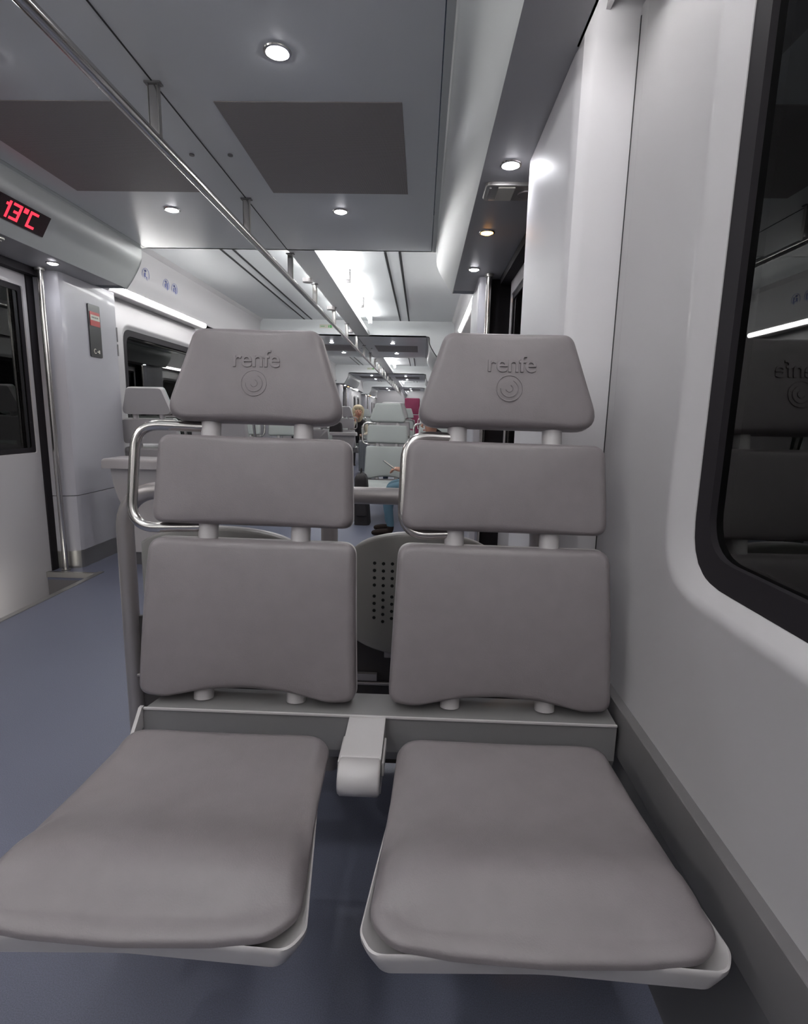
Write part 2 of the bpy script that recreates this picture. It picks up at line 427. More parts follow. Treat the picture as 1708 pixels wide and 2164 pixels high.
for k, (y0, y1) in enumerate(bays):
    for x, sd in ((-0.79, 'right'), (-1.075, 'left')):
        n = 3; L = (y1 - y0 - 0.5) / n
        for i in range(n):
            a = y0 + 0.25 + i * L
            t = empty('tube_lamp', (x, a, 2.50), 0, f'white tube lamp {["nearest", "middle", "farthest"][i]} of three, {sd} of the ceiling beam, {bayn[k]}', 'lamp', 'tube lamps along the ceiling beam')
            tube('glowing_tube', [(0, 0.03, 0), (0, L - 0.12, 0)], 0.019, M['tubelamp'], t, 12)
            box('end_cap', -0.03, 0.03, -0.01, 0.03, -0.03, 0.075, M['plastic'], t, 0.004)
            box('end_cap', -0.03, 0.03, L - 0.12, L - 0.08, -0.03, 0.075, M['plastic'], t, 0.004)
    if True:
        for x, sd in ((0.405, 'right'), (mx(0.405), 'left')):
            t = empty('strip_lamp', (x, y0 + 0.12, 2.09), 0, f'long glowing strip lamp under the {sd} cove of the {bayn[k]}', 'lamp', 'strip lamps under the coves')
            Lk = 1.85 if k else y1 - y0 - 0.03
            sg = 1 if sd == 'right' else -1
            pr = [(-0.022 * sg, 0.022), (-0.030 * sg, 0.006), (-0.026 * sg, -0.012), (-0.012 * sg, -0.022), (-0.006 * sg, -0.018), (-0.006 * sg, 0.022)]
            extrude('lamp_back_shield', [(-0.0055 * sg, 0.022), (-0.0055 * sg, -0.02), (0.004 * sg, -0.028), (0.095 * sg, -0.030), (0.095 * sg, 0.022)], 'y', -0.01, 1.86 if k else y1 - y0 - 0.02, M['plastic'], t)  # opaque back shaped to keep strip light off the wall below
            extrude('glowing_diffuser', pr, 'y', 0.0, Lk, M['strip'], t)
            extrude('lamp_housing', [(-0.02 * sg, 0.023), (0.095 * sg, 0.023), (0.095 * sg, 0.030), (-0.02 * sg, 0.030)], 'y', -0.01, Lk + 0.01, M['plastic'], t)

# ------------------------------------------------------------------ side walls
def wall_bay(side, y0, y1, wins, nm, zlow=0.48, kgroup=0):
    X = XR if side == 'right' else XL
    sg = 1 if side == 'right' else -1
    root = None
    edges = [y0]
    for i, (a, b) in enumerate(wins):
        mid = (b + wins[i + 1][0]) / 2 if i + 1 < len(wins) else y1
        edges.append(mid)
    if not wins: edges = [y0, y1]
    first = None
    for i in range(len(edges) - 1):
        if wins:
            a, b = wins[i]
            zt = 1.95 if nm == 'near' else 1.87
            g2 = rrect(a - 0.020, b + 0.020, 0.806, zt + 0.020, 0.15); g1 = rrect(a - 0.012, b + 0.012, 0.814, zt + 0.012, 0.142)
            h0 = rrect(a, b, 0.826, zt, 0.13); h1 = rrect(a + 0.010, b - 0.010, 0.834, zt - 0.008, 0.125); h2 = rrect(a + 0.052, b - 0.052, 0.854, zt - 0.035, 0.112)
            o = holed('wall_' + side, X, edges[i], edges[i + 1], zlow - 0.10, 2.12, g2, M['wall'],
                      [(X - sg * 0.0022, g1), (X - sg * 0.001, h0), (X + sg * 0.004, h1), (X + sg * 0.022, h2), (X + sg * 0.032, h2)], None)
            struct(o)
            wn = struct(empty('window_%d' % WN[0], (0, 0, 0))); WN[0] += 1
            hi = rrect(a + 0.100, b - 0.100, 0.905, zt - 0.085, 0.085); ho = rrect(a + 0.048, b - 0.048, 0.848, zt - 0.030, 0.112)
            nn = min(len(ho), len(hi))
            ring_frame('gasket', X + sg * 0.024 - (0.008 if sg < 0 else 0), ho, hi, M['rubber'], wn, 0.012)
            flat_loop('pane', X + sg * 0.036, ho, M['glass'], wn, 0.006 * sg)
            flat_loop('pane', X + sg * 0.060, ho, M['glass'], wn, 0.006 * sg)
        else:
            struct(box('wall_' + side, min(X, X + sg * 0.01), max(X, X + sg * 0.01), edges[i], edges[i + 1], zlow - 0.10, 2.12, M['wall']))
    # heater cover; dark panel painted for the shadowed gap beneath it
    xa, xb = sorted((X - sg * 0.022, X + sg * 0.02))
    struct(box('baseboard_' + side, xa, xb, y0, y1, 0.365, 0.482, M['trim2'], None, 0.004))
    xa, xb = sorted((X - sg * 0.003, X + sg * 0.02))
    struct(box('trim_%d' % TN[0], xa, xb, y0, y1, 0.0, 0.365, M['trim'])); TN[0] += 1
WN = [1]; TN = [1]
wall_bay('right', YB, 1.45, [(-2.5, -0.95), (-0.72, 1.075)], 'near')
wall_bay('left', YB, V0 + 0.4, [(-2.5, -0.95), (-0.72, 1.075)], 'near')
for k in range(NV):
    y0, y1 = vest[k][1], bays[k + 1][1]
    a = y0 + 0.45; L = (y1 - a - 0.3) / 2
    if k < 2: wins = [(a, a + L - 0.2), (a + L, a + 2 * L - 0.2)]
    else:
        L = (y1 - a - 0.3) / 3; wins = [(a + i * L, a + i * L + L - 0.35) for i in range(3)]
    for s in ('right', 'left'): wall_bay(s, y0, y1, wins, '')
# near plain panel beyond the joint (right side), up to the door fin
struct(box('wall_right', XR, XR + 0.02, 1.4505, 1.52, 0.38, 2.12, M['wall']))
struct(box('baseboard_right', XR - 0.022, XR + 0.02, 1.4505, 1.495, 0.365, 0.482, M['trim2'], None, 0.004))
box_j = struct(box('trim_%d' % TN[0], XR - 0.0015, XR + 0.004, 1.495, 1.4985, 0.48, 2.1, M['slot'])); TN[0] += 1
struct(box('trim_%d' % TN[0], XR - 0.003, XR + 0.02, 1.4505, 1.50, 0.0, 0.365, M['trim'])); TN[0] += 1  # dark colour stands for shade under the heater cover
# door pocket fins / cabinets  (plan outlines in x,y for the right side; mirrored for the left)
def pocket(nm, plan, z0, z1, base_m, side):
    root = empty('door_pocket', (0, 0, 0))
    pl = plan if side == 'right' else [(mx(x), y) for x, y in plan]
    c = [sum(p[0] for p in pl) / len(pl), sum(p[1] for p in pl) / len(pl)]
    extrude('upper_cover', pl, 'z', 0.535, z1, M['cab'], root, angle=30)
    extrude('lower_cover', [(c[0] + (x - c[0]) * 0.995, c[1] + (y - c[1]) * 0.995) for x, y in pl], 'z', 0.13, 0.53, M['cab'], root, angle=30)
    extrude('kick_plate', [(c[0] + (x - c[0]) * 1.0, c[1] + (y - c[1]) * 1.0) for x, y in pl], 'z', 0.0, 0.13, M['steel'] if base_m else M['trim'], root, angle=30)
    return root
for k, (y0, y1) in enumerate(vest):
    for side in ('right', 'left'):
        # far side of the door
        ya = y1 - 0.52
        plan = [(0.60, ya - 0.02), (0.60, y1 + 0.17), (0.36, y1 + 0.17)] + [(0.36, ya + 0.05), (0.366, ya + 0.025), (0.38, ya + 0.008), (0.41, ya - 0.005), (0.46, ya - 0.02)]
        if side == 'right': plan = [(0.60, ya + 0.20), (0.60, y1 + 0.17), (0.36, y1 + 0.17), (0.345, ya + 0.05), (0.345, ya + 0.02), (0.352, ya + 0.004), (0.365, ya), (0.43, ya), (0.43, ya + 0.20)]
        if side == 'left': plan[2] = (0.39, y1 + 0.15); plan[3] = (0.39, ya + 0.06); plan = plan[:4] + [(0.392, ya + 0.04), (0.40, ya + 0.02), (0.42, ya + 0.005), (0.46, ya - 0.01)]
        t = pocket('p', plan, 0, 2.05, True, side)
        tag(t, f'pale {"lilac grey " if False else "grey "}door pocket cabinet on the {side}, beyond the door of the {vnames[k][:-8]}', 'cabinet', 'door pocket cabinets')
        # near side of the door
        ya2, yb = y0 + 0.22, y0 + 0.87
        if not (k == 0 and side == 'left'):
            plan2 = [(0.60, ya2), (0.60, yb), (0.375, yb), (0.363, yb - 0.01), (0.36, yb - 0.03), (0.36, ya2 + 0.045), (0.363, ya2 + 0.025), (0.371, ya2 + 0.009), (0.385, ya2 + 0.001), (0.40, ya2)]
            t = pocket('p', plan2, 0, 2.33 if k == 0 else 2.045, False, side)
            if k == 0:
                for c in t.children[:]:
                    if 'cover' in c.name: c.data.materials[0] = M['column']  # lit copy of the cabinet paint
            tag(t, f'pale grey door pocket column on the {side}, before the door of the {vnames[k][:-8]}', 'column', 'door pocket columns')
# joint shadow lines and steel kick front on the left cabinet are part of the pocket pieces
# ------------------------------------------------------------------ doors
def door(n, side, k, y0, y1):
    ya, yb = y0 + 0.92, y1 - 0.60
    sg = 1 if side == 'right' else -1
    X = 0.545 if side == 'right' else mx(0.56)
    r = struct(empty('door_%d' % n))
    mid = (ya + yb) / 2
    for (a, b) in ((ya, mid - 0.012), (mid + 0.012, yb)):
        wa, wb = a + 0.12 if a == ya else a + 0.06, b - 0.06 if a == ya else b - 0.02
        h = rrect(a + 0.10, b - 0.09 if a == ya else b - 0.03, 0.845, 1.92, 0.016, 4)
        h2 = rrect(a + 0.105, (b - 0.09 if a == ya else b - 0.03) - 0.005, 0.85, 1.915, 0.012, 4)
        holed('door_leaf', X, a, b, -0.32, 2.045, h, M['wall'], [(X + sg * 0.02, h2)], r)
        flat_loop('door_glass', X + sg * 0.014, h, M['glass'], r, 0.005 * sg)
        hi = rrect(a + 0.135, (b - 0.09 if a == ya else b - 0.03) - 0.035, 0.88, 1.885, 0.016, 4)
        ring_frame('door_gasket', X + sg * 0.008 - (0.005 if sg < 0 else 0), h, hi, M['rubber'], r, 0.005)
    xa, xb = sorted((X + sg * 0.0, X + sg * 0.03))
    box('rubber_seal', xa, xb, mid - 0.012, mid + 0.012, -0.3, 2.045, M['rubber'], r)
    xa, xb = sorted((X - sg * 0.01, X + sg * 0.03))
    if side == 'right': xa, xb = 0.432, 0.575
    box('rubber_seal', xa, xb, yb + (0.13 if side == 'right' else 0), yb + (0.16 if side == 'right' else 0.10), -0.3, 2.045, M['rubber'], r)
    box('rubber_seal', xa, xb, ya - 0.05, ya, -0.3, 2.05, M['rubber'], r)
    xa, xb = sorted((X - sg * 0.06, X + sg * 0.02))
    box('door_header', xa, xb, ya, yb + 0.08, 2.0, 2.046, M['rubber'], r)
    # step well in front of the leaf
    sx = SILL if side == 'left' else mx(SILL)
    xa, xb = sorted((sx, X))
    box('step_tread', xa, xb, y0 + 0.86, y1 - 0.62, -0.34, -0.31, M['trim2'], r)
    box('step_riser', xa, xb, y1 - 0.649, y1 - 0.62, -0.34, -0.0, M['trim2'], r)
    box('step_riser', xa, xb, y0 + 0.84, y0 + 0.859, -0.34, -0.0, M['trim2'], r)
    xa, xb = sorted((sx - sg * 0.03, sx + sg * 0.006))
    box('sill_strip', xa, xb, y0 + 0.84, y1 - 0.60, -0.03, 0.006, M['steel'], r)
    xa, xb = sorted((sx, X + sg * 0.03))
    box('sill_strip', xa, xb, y1 - 0.66, y1 - 0.63, -0.03, 0.007, M['steel'], r)
n = 1
for k, (y0, y1) in enumerate(vest):
    for s in ('left', 'right'): door(n, s, k, y0, y1); n += 1
for k in (0,):  # unseen light added to make the glare at the door's foot
    t = empty('step_fill', (SILL - 0.012, vest[k][0] + 1.42, -0.045), 0, 'unseen fill light added under the left door sill, brightening the foot of the door', 'lamp')
    box('step_fill_lens', -0.004, 0.004, -0.35, 0.35, -0.012, 0.012, M['cream'], t)
    l = bpy.data.lights.new('step_fill_light', 'AREA'); l.shape = 'RECTANGLE'; l.size = 0.02; l.size_y = 0.7; l.energy = 0.8; l.color = (1, 0.97, 0.9)
    o = bpy.data.objects.new('step_fill_light', l); COL.objects.link(o); o.parent = t; o.location = (-0.006, 0, 0); o.rotation_euler = (0, math.radians(90), 0)
# end walls
struct(box('wall_back', XL - 0.1, XR + 0.1, YB - 0.03, YB, 0, ZH, M['wall']))
struct(box('wall_far', XL - 0.1, XR + 0.1, YE, YE + 0.03, 0, ZH, M['wall']))

# ------------------------------------------------------------------ hand rail with hangers, poles
rail = empty('ceiling_handrail', (CX, 0, 0), 0, 'long steel handrail hung along the middle of the carriage ceiling', 'handrail')
tube('rail_tube', [(0, YB + 0.3, 2.15), (0, 27.0, 2.15)], 0.0205, M['chrome'], rail, 20)
posts_y = [-1.1, -0.0 + 1.1, 2.215, 3.293, 4.33, 5.28, 6.38] + [7.45 + 1.09 * i for i in range(18)]
for i, y in enumerate(posts_y):
    h = box('hanger', -0.017, 0.017, y - 0.009, y + 0.009, 2.155, 2.34 , M['chrome'], rail, 0.003)
    for s in (-0.0195, 0.0175):
        box('hanger_edge', s, s + 0.002, y - 0.011, y + 0.011, 2.155, 2.34, M['steel'], h)
    box('hanger_foot', -0.03, 0.03, y - 0.016, y + 0.016, 2.334, 2.3399, M['trim'], h)
for i, y in enumerate((5.1, 6.35, 8.0, 12.2, 14.2, 19.5)):
    t = empty('beam_loudspeaker', (-1.06, y, 2.31), 0, f'small pale box under the edge of the ceiling beam, {["nearest", "second nearest", "third nearest", "fourth nearest", "fifth nearest", "farthest"][i]}', 'fixture', 'small boxes along the ceiling beam')
    bm = bmesh.new(); add_tube(bm, [(0, 0, 0), (0, 0, 0.034)], 0.045, 16); add_box(bm, -0.04, 0.04, -0.03, 0.03, 0.005, 0.034); bm_obj('casing', bm, M['plastic'], t)
for k, (y0, y1) in enumerate(vest):
    for s in ('left', 'right'):
        x = 0.46 if s == 'right' else -2.525
        if s == 'right': x = 0.405
        t = empty('door_pole', (x, y1 - 0.585, 0), 0, f'vertical steel grab pole on the {s}, at the door of the {vnames[k][:-8]}', 'pole', 'door grab poles')
        tube('pole_tube', [(0, 0, 0.006), (0, 0, 2.045)], 0.0185, M['chrome'], t, 18)
        tube('flange', [(0, 0, 0.0), (0, 0, 0.012)], 0.03, M['steel'], t, 18)
        tube('flange', [(0, 0, 2.032), (0, 0, 2.046)], 0.03, M['steel'], t, 18)

# ------------------------------------------------------------------ seats
REC = math.radians(10)
CR, SR = math.cos(REC), math.sin(REC)
T = 0.046
def back_warp(zb=0.47):
    def f(x, s, h):
        # h measured from the pad's back; front plane (h=T) passes y=0,z=zb
        k = h - T
        y = s * SR - k * CR; z = zb + s * CR + k * SR
        return (x, y, z)
    return f
bw = back_warp()
def low_warp(x, s, h):
    # lower lumbar panel: side wings come slightly forward, bottom tucks back
    h2 = h + 0.008 * math.sin(max(0, min(1, s / 0.38)) * math.pi)
    return bw(x, s, h2)
def seat_top(v):
    P = [(-0.1, 0.462), (0.0, 0.468), (0.15, 0.458), (0.35, 0.442), (0.55, 0.446), (0.66, 0.468), (0.74, 0.474), (0.80, 0.468), (0.85, 0.454), (0.90, 0.430), (1.1, 0.34)]
    for (a, za), (b, zb) in zip(P, P[1:]):
        if v <= b:
            t = max(0.0, (v - a) / (b - a)); t2 = t
            return za + (zb - za) * t2
    return 0.40
def seat_top_s(v): return sum(seat_top(v + d) for d in (-0.09, -0.06, -0.03, 0, 0.03, 0.06, 0.09)) / 7
def make_seat(label, cat='seat', cushion_dx=0.0, handle_out=0.30, hs=0.655, padm=None, logo=0.0010, cushion_w=1.0):
    pm = padm or M['pad']
    t = empty('train_seat', (0, 0, 0), 0, label, cat)
    L = []
    def add_pad(nm, pts, rads, warp, crown=0.004):
        ol = rpoly(pts, rads, 8)
        p = pad(nm, ol, T, 0.021, warp, pm, t, crown)
        cx = sum(q[0] for q in ol) / len(ol); cy = sum(q[1] for q in ol) / len(ol)
        grow = [(cx + (x - cx) * 1.006, cy + (y - cy) * 1.008) for x, y in ol]
        pad('back_shell', grow, 0.034, 0.004, lambda x, s, h: warp(cx + (x - cx) * min(1, 0.95 + h * 2.2), cy + (s - cy) * min(1, 0.94 + h * 2.2), h - 0.030), M['plastic'], p, 0.0, 1)
        return p
    # lower panel: bottom edge arched
    low = [(-0.262, 0.004), (-0.20, -0.004), (-0.10, 0.018), (0.0, 0.025), (0.10, 0.018), (0.20, -0.004), (0.262, 0.0), (0.250, 0.378), (-0.247, 0.381)]
    add_pad('lower_back_pad', low, [0.03, 0.1, 0.3, 0.3, 0.3, 0.1, 0.03, 0.035, 0.035], low_warp, 0.003)
    mid = [(-0.243, 0.416), (0.243, 0.412), (0.234, 0.625), (-0.231, 0.630)]
    add_pad('middle_back_pad', mid, [0.03, 0.03, 0.034, 0.034], bw, 0.003)
    hd = [(-0.222, 0.664), (0.222, 0.660), (0.150, 0.885), (-0.150, 0.886)]
    h = add_pad('headrest', hd, [0.045, 0.045, 0.032, 0.032], bw, 0.003)
    if logo:
        lx, ls = 0.0, 0.80
        p = bw(0.006, 0.808, T + 0.0036)
        rot = (math.radians(90) - REC, 0, 0)
        text_mesh('embossed_lettering', 'renfe', 0.058, p, rot, pm, h, logo + 0.0004, 0.0007, 1.0, 0.0, 0.95)
        c = Vector(bw(0.002, 0.752, T + (0.0036 if logo > 0.0008 else 0.0028)))
        e1 = Vector((1, 0, 0)); e2 = Vector((0, SR, CR))
        bm = bmesh.new()
        for R0, a0, a1 in ((0.030, 0, 2 * math.pi), (0.020, math.pi, 2.35 * math.pi), (0.008, 1.1 * math.pi, 2.4 * math.pi)):
            N = 40; pts = [c + e1 * R0 * math.cos(a0 + (a1 - a0) * i / N) + e2 * R0 * math.sin(a0 + (a1 - a0) * i / N) for i in range(N + 1)]
            add_tube(bm, pts, 0.0011, 6, False)
        bm_obj('embossed_emblem', bm, pm, h)
    # posts
    for x in (-0.114, 0.114):
        a = Vector(bw(x, -0.012, 0.004)); b = Vector(bw(x, 0.70, 0.004))
        a.z = 0.452
        tube('support_post', [a, a + (b - a) * 0.5, b], 0.0235, M['plastic'], t, 22)
    # seat pad + shell
    dx = cushion_dx
    def cw(x, y, h):
        v = (-0.095 - y) / 0.485
        lo = 0.416 + 0.014 * max(0.0, min(1.0, (abs(x - dx) - 0.13) / 0.10)); z = max(seat_top_s(v) - 0.062 + h, lo + 0.30 * h)
        side = abs(x - dx) / 0.24
        z -= 0.010 * max(0.0, side - 0.6) ** 1.5 * 2
        fwd = 0.0
        return (x, y, z)
    ol = rpoly([(dx - 0.222 * cushion_w, -0.098), (dx + 0.222 * cushion_w, -0.098), (dx + 0.229 * cushion_w, -0.28), (dx + 0.247 * cushion_w, -0.515), (dx + 0.21 * cushion_w, -0.550), (dx, -0.560), (dx - 0.21 * cushion_w, -0.552), (dx - 0.247 * cushion_w, -0.515), (dx - 0.229 * cushion_w, -0.28)],
               [0.04, 0.04, 0.3, 0.07, 0.06, 0.5, 0.06, 0.07, 0.3], 8)
    pad('seat_cushion', ol, 0.062, 0.038, cw, pm, t, 0.006, 9)
    # shell tray
    so = rpoly([(dx - 0.205, -0.075), (dx + 0.205, -0.075), (dx + 0.228, -0.28), (dx + 0.259, -0.525), (dx + 0.24, -0.556), (dx, -0.546), (dx - 0.24, -0.556), (dx - 0.259, -0.525), (dx - 0.228, -0.28)],
               [0.05, 0.05, 0.3, 0.03, 0.03, 0.5, 0.03, 0.03, 0.3], 6)
    so = densify(so, 0.03); n = len(so); c0 = (dx, -0.33); vs = []; fs = []
    for sc, sy, dz in ((0.90, 0.94, -0.020), (0.955, 0.97, -0.010), (0.990, 0.992, 0.002), (1.0, 1.0, 0.0), (0.998, 0.998, -0.008), (0.982, 0.985, -0.018), (0.945, 0.965, -0.036), (0.80, 0.84, -0.046), (0.4, 0.4, -0.055)):
        for x, y in so:
            xx = c0[0] + (x - c0[0]) * sc; yy = c0[1] + (y - c0[1]) * sy
            v = (-0.095 - y) / 0.485
            base = 0.421 + 0.006 * (1 - v) - 0.01 * max(0, v - 0.75)
            vs.append((xx, yy, base + dz))
    R = 9
    for a in range(R - 1):
        for i in range(n): fs.append((a * n + i, a * n + (i + 1) % n, (a + 1) * n + (i + 1) % n, (a + 1) * n + i))
    fs.append(tuple(range(n - 1, -1, -1))); fs.append(tuple(range((R - 1) * n, R * n)))
    raw('seat_shell', vs, fs, M['plastic'], t, angle=50)
    # aisle-side grab handle
    q = lambda x, s, h=0.008: bw(x, s, h)
    hp = fillet([q(-0.105, hs - 0.005), q(-handle_out, hs), q(-handle_out - 0.006, 0.400), q(-0.10, 0.408)], 0.062, 9)
    tube('grab_handle', hp, 0.0125, M['chrome'], t, 14)
    return t
seatL = make_seat('left of the two large grey slatted-back seats in front, with steel loop handle', cushion_dx=0.0, handle_out=0.30, logo=0.0004)
seatL.location = (-0.402, 1.17, 0)
seatR = make_seat('right of the two large grey slatted-back seats in front, beside the window wall', cushion_dx=-0.01, handle_out=0.236, hs=0.643)
seatR.location = (0.200, 1.17, 0)
for s in (seatL, seatR): s['group'] = 'pair of large grey front seats'

def make_beam(x0, x1, label):
    t = empty('seat_beam', ((x0 + x1) / 2, 1.155, 0), 0, label, 'seat beam')
    h = (x1 - x0) / 2
    # local y: 0 front, + back
    pr = [(0.0, 0.446), (0.0, 0.36), (0.01, 0.335), (0.085, 0.335), (0.095, 0.36), (0.095, 0.455), (0.01, 0.4495)]
    a = -h; b = h
    vs = []; n = len(pr)
    for x, ch in ((a, 0.0), (b, 0.0)):
        for y, z in pr:
            xx = x - (0.0) + (0.022 * (0.446 - z) / 0.11 * -1 if x < 0 else 0)
            xx += (y * 0.3 if x < 0 else 0)
            vs.append((xx, y, z))
    fs = [(i, (i + 1) % n, n + (i + 1) % n, n + i) for i in range(n)] + [tuple(range(n)), tuple(range(2 * n - 1, n - 1, -1))]
    raw('beam_body', vs, fs, M['beam'], t, smooth=False)
    box('nosing', a - 0.001, b, -0.003, 0.002, 0.4465, 0.452, M['plastic'], t, 0.001)
    # pale end cap running down from the nosing
    ex = extrude('end_cap', [(-0.004, 0.452), (0.006, 0.452), (0.0, 0.40), (-0.05, 0.395), (-0.056, 0.40)], 'x', a - 0.012, a - 0.004, M['plastic'], t)
    # hinge console between the cushions
    cx = -0.107 - t.location.x
    pr = fillet([(0, 0.0, 0.449), (0, -0.012, 0.452), (0, -0.150, 0.448), (0, -0.150, 0.36), (0, 0.0, 0.36)], 0.01, 3)
    c = extrude('console_cover', [(p.y, p.z) for p in pr], 'x', cx - 0.042, cx + 0.042, M['plastic'], t, angle=30)
    tube('console_barrel', [(cx - 0.042, -0.172, 0.418), (cx - 0.038, -0.172, 0.418), (cx + 0.038, -0.172, 0.418), (cx + 0.042, -0.172, 0.418)], [0.032, 0.036, 0.036, 0.032], M['plastic'], t, 28)
    box('console_bracket', cx - 0.048, cx - 0.043, -0.15, -0.06, 0.405, 0.436, M['plastic'], t, 0.002)
    box('console_bracket', cx + 0.043, cx + 0.048, -0.15, -0.06, 0.405, 0.436, M['plastic'], t, 0.002)
    for sx in (-0.30, 0.30):
        box('cantilever_arm', sx - 0.03, sx + 0.03, -0.42, 0.05, 0.335, 0.352, M['beam'], t, 0.004)
    return t
beam = make_beam(-0.637, 0.469, 'grey beam carrying the two large front seats, bolted to the right wall')
opL = make_seat('unseen grey seat opposite the left front seat, added for its shade and reflection', handle_out=0.30, logo=0.0004)  # unseen seat pair added to shade the floor and cushion fronts
opL.location = (0.200, -0.62, 0); opL.rotation_euler = (0, 0, math.pi)
opR = make_seat('unseen grey seat opposite the right front seat, added for its shade and reflection', handle_out=0.25, logo=0.0010)
opR.location = (-0.402, -0.62, 0); opR.rotation_euler = (0, 0, math.pi)
opL['label'], opR['label'] = opR['label'], opL['label']
b2 = make_beam(-0.637, 0.469, 'unseen grey beam carrying the two opposite seats added for their shade'); b2.location.y = -0.605; b2.rotation_euler = (0, 0, math.pi); b2.location.x = -0.118
# ------------------------------------------------------------------ partition frame + tip-up seats behind
fr = empty('partition_frame', (0, 1.60, 0), 0, 'thick bent grey tube frame standing behind the two front seats', 'frame')
tube('bent_tube', fillet([(-0.905, 0, 0.0), (-0.905, 0, 0.905), (0.36, 0, 0.905), (0.36, 0, 0.0)], 0.13, 10), 0.0255, M['tube'], fr, 22)
tube('middle_leg', [(-0.272, 0, 0.0), (-0.272, 0, 0.89)], 0.0255, M['tube'], fr, 20)
box('lower_crossbar', -0.89, 0.35, -0.02, -0.008, 0.302, 0.312, M['tube'], fr, 0.004)
box('kick_board', -0.88, 0.335, 0.0, 0.010, 0.02, 0.50, M['kick'], fr)
box('bracket_plate', -0.235, -0.12, -0.02, -0.004, 0.318, 0.34, M['tube'], fr)
def tipup(x, label, wd, front):
    t = empty('folded_tip_up_seat', (x, 1.56, 0), 0, label, 'folding seat', 'folded tip-up seats behind the front seats')
    def wp(px, s, h): return (px, -h + 0.9 * (px / 0.2) ** 2 * 0.012, s)
    ol = [(wd * math.sin(a), 0.752 + 0.052 * (math.cos(a) - math.cos(1.25)) / (1 - math.cos(1.25))) for a in [-1.25 + 2.5 * q / 14 for q in range(15)]]
    ol = [(x / math.sin(1.25), z) for x, z in ol][::-1]
    ol += [(-wd * 1.01, 0.70), (-wd * 1.01, 0.54)] + [(-x, 1.225 - z) for x, z in ol] + [(wd * 1.01, 0.54), (wd * 1.01, 0.70)]
    sh = pad('shell', ol, 0.022, 0.008, wp, M['shell'], t, 0.0, 4)
    bm = bmesh.new()
    for ci in range(10):
        xx = -0.140 + ci * 0.0265
        nr = 8 if ci % 2 == 0 else 9
        for r in range(nr):
            zz = 0.532 + r * 0.0225 + (0 if nr == 9 else 0.011) + (0.012 if nr == 8 and r > 3 else 0)
            rr = 0.0052; y = -0.0238 + 0.9 * (xx / 0.2) ** 2 * 0.012
            vv = [bm.verts.new((xx + rr * math.cos(6.2832 * q / 8), y, zz + rr * math.sin(6.2832 * q / 8))) for q in range(8)]
            bm.faces.new(vv)
    ho = bm_obj('perforation', bm, M['hole'], sh, False); ho['kind'] = 'stuff'
    pad('cushion', [(p[0] * 0.97, 0.615 + (p[1] - 0.615) * 0.97 + 0.006) for p in ol], 0.02, 0.008, lambda px, s, h: (px, 0.022 - h + 0.012 * (px / 0.2) ** 2, s), M['plastic'], t, 0.0, 2)
    box('hinge_bracket', -0.11, 0.11, 0.012, 0.05, 0.40, 0.46, M['tube'], t, 0.004)
    return t
tipup(0.012, 'dark grey folded seat shell with small holes, seen between the two front seats', 0.205, True)
tipup(-0.60, 'dark grey folded seat shell behind the left front seat', 0.235, False)

# ------------------------------------------------------------------ farther seats
far = make_seat('x', padm=M['fpad'], logo=False, handle_out=0.29)
far['group'] = 'pale seats farther down the carriage'
FB = make_beam(-0.62, 0.62, 'x')
rows = [(-0.402, 0.200, 6.30, -0.045, 0, 'right, first row past the near vestibule'),
        (-1.70, -2.29, 4.68, 0.0, 1, 'left, row with its back to the near vestibule'),
        (-1.70, -2.29, 6.75, 0.0, 0, 'left, second row past the near vestibule'),
        (-0.402, 0.200, 7.75, 0.0, 1, 'right, row with its back to the first row'),
        (-1.70, -2.29, 11.95, 0.0, 1, 'left, row with its back to the second vestibule'),
        (-0.402, 0.200, 12.6, 0.0, 0, 'right, first row past the second vestibule'),
        (-1.70, -2.29, 13.7, 0.0, 0, 'left, row under the person with blond hair'),
        (-1.66, -2.26, 15.4, 0.0, 0, 'left, last row before the third vestibule'),
        (-1.66, -2.26, 19.8, 0.0, 0, 'left, past the third vestibule'),
        (-0.402, 0.200, 20.0, 0.0, 0, 'right, past the third vestibule')]
first = True
for xa, xb, y, dz, flip, desc in rows:
    for x, pos in ((xa, 'aisle seat'), (xb, 'window seat')):
        if first: s = far; first = False
        else: s = copy_tree(far)
        s.location = (x, y, dz); s.rotation_euler = (0, 0, math.pi if flip else 0)
        if xa < CX and not flip:
            s.scale = (-1, 1, 1)
        s['label'] = f'pale grey-green slatted-back {pos} on the {desc}'
    b = copy_tree(FB); b.location = ((xa + xb) / 2, y - 0.015 * (1 if not flip else -1), dz); b.rotation_euler = (0, 0, math.pi if flip else 0)
    b['label'] = f'grey seat beam on the {desc}'; b['group'] = 'seat beams farther down the carriage'
    if dz < 0: b.location.z = dz
    ax = (-0.50 if xa > xb or flip == 0 else 0.50) if xa > CX else (0.50 if not flip else -0.50)
    if xa > CX and flip: ax = 0.50
    leg = box('beam_leg', -0.05, 0.05, 0.02, 0.07, -dz, 0.336, M['trim'], b, 0.006)
def rm(o):
    for c in list(o.children): rm(c)
    bpy.data.objects.remove(o)
rm(FB)
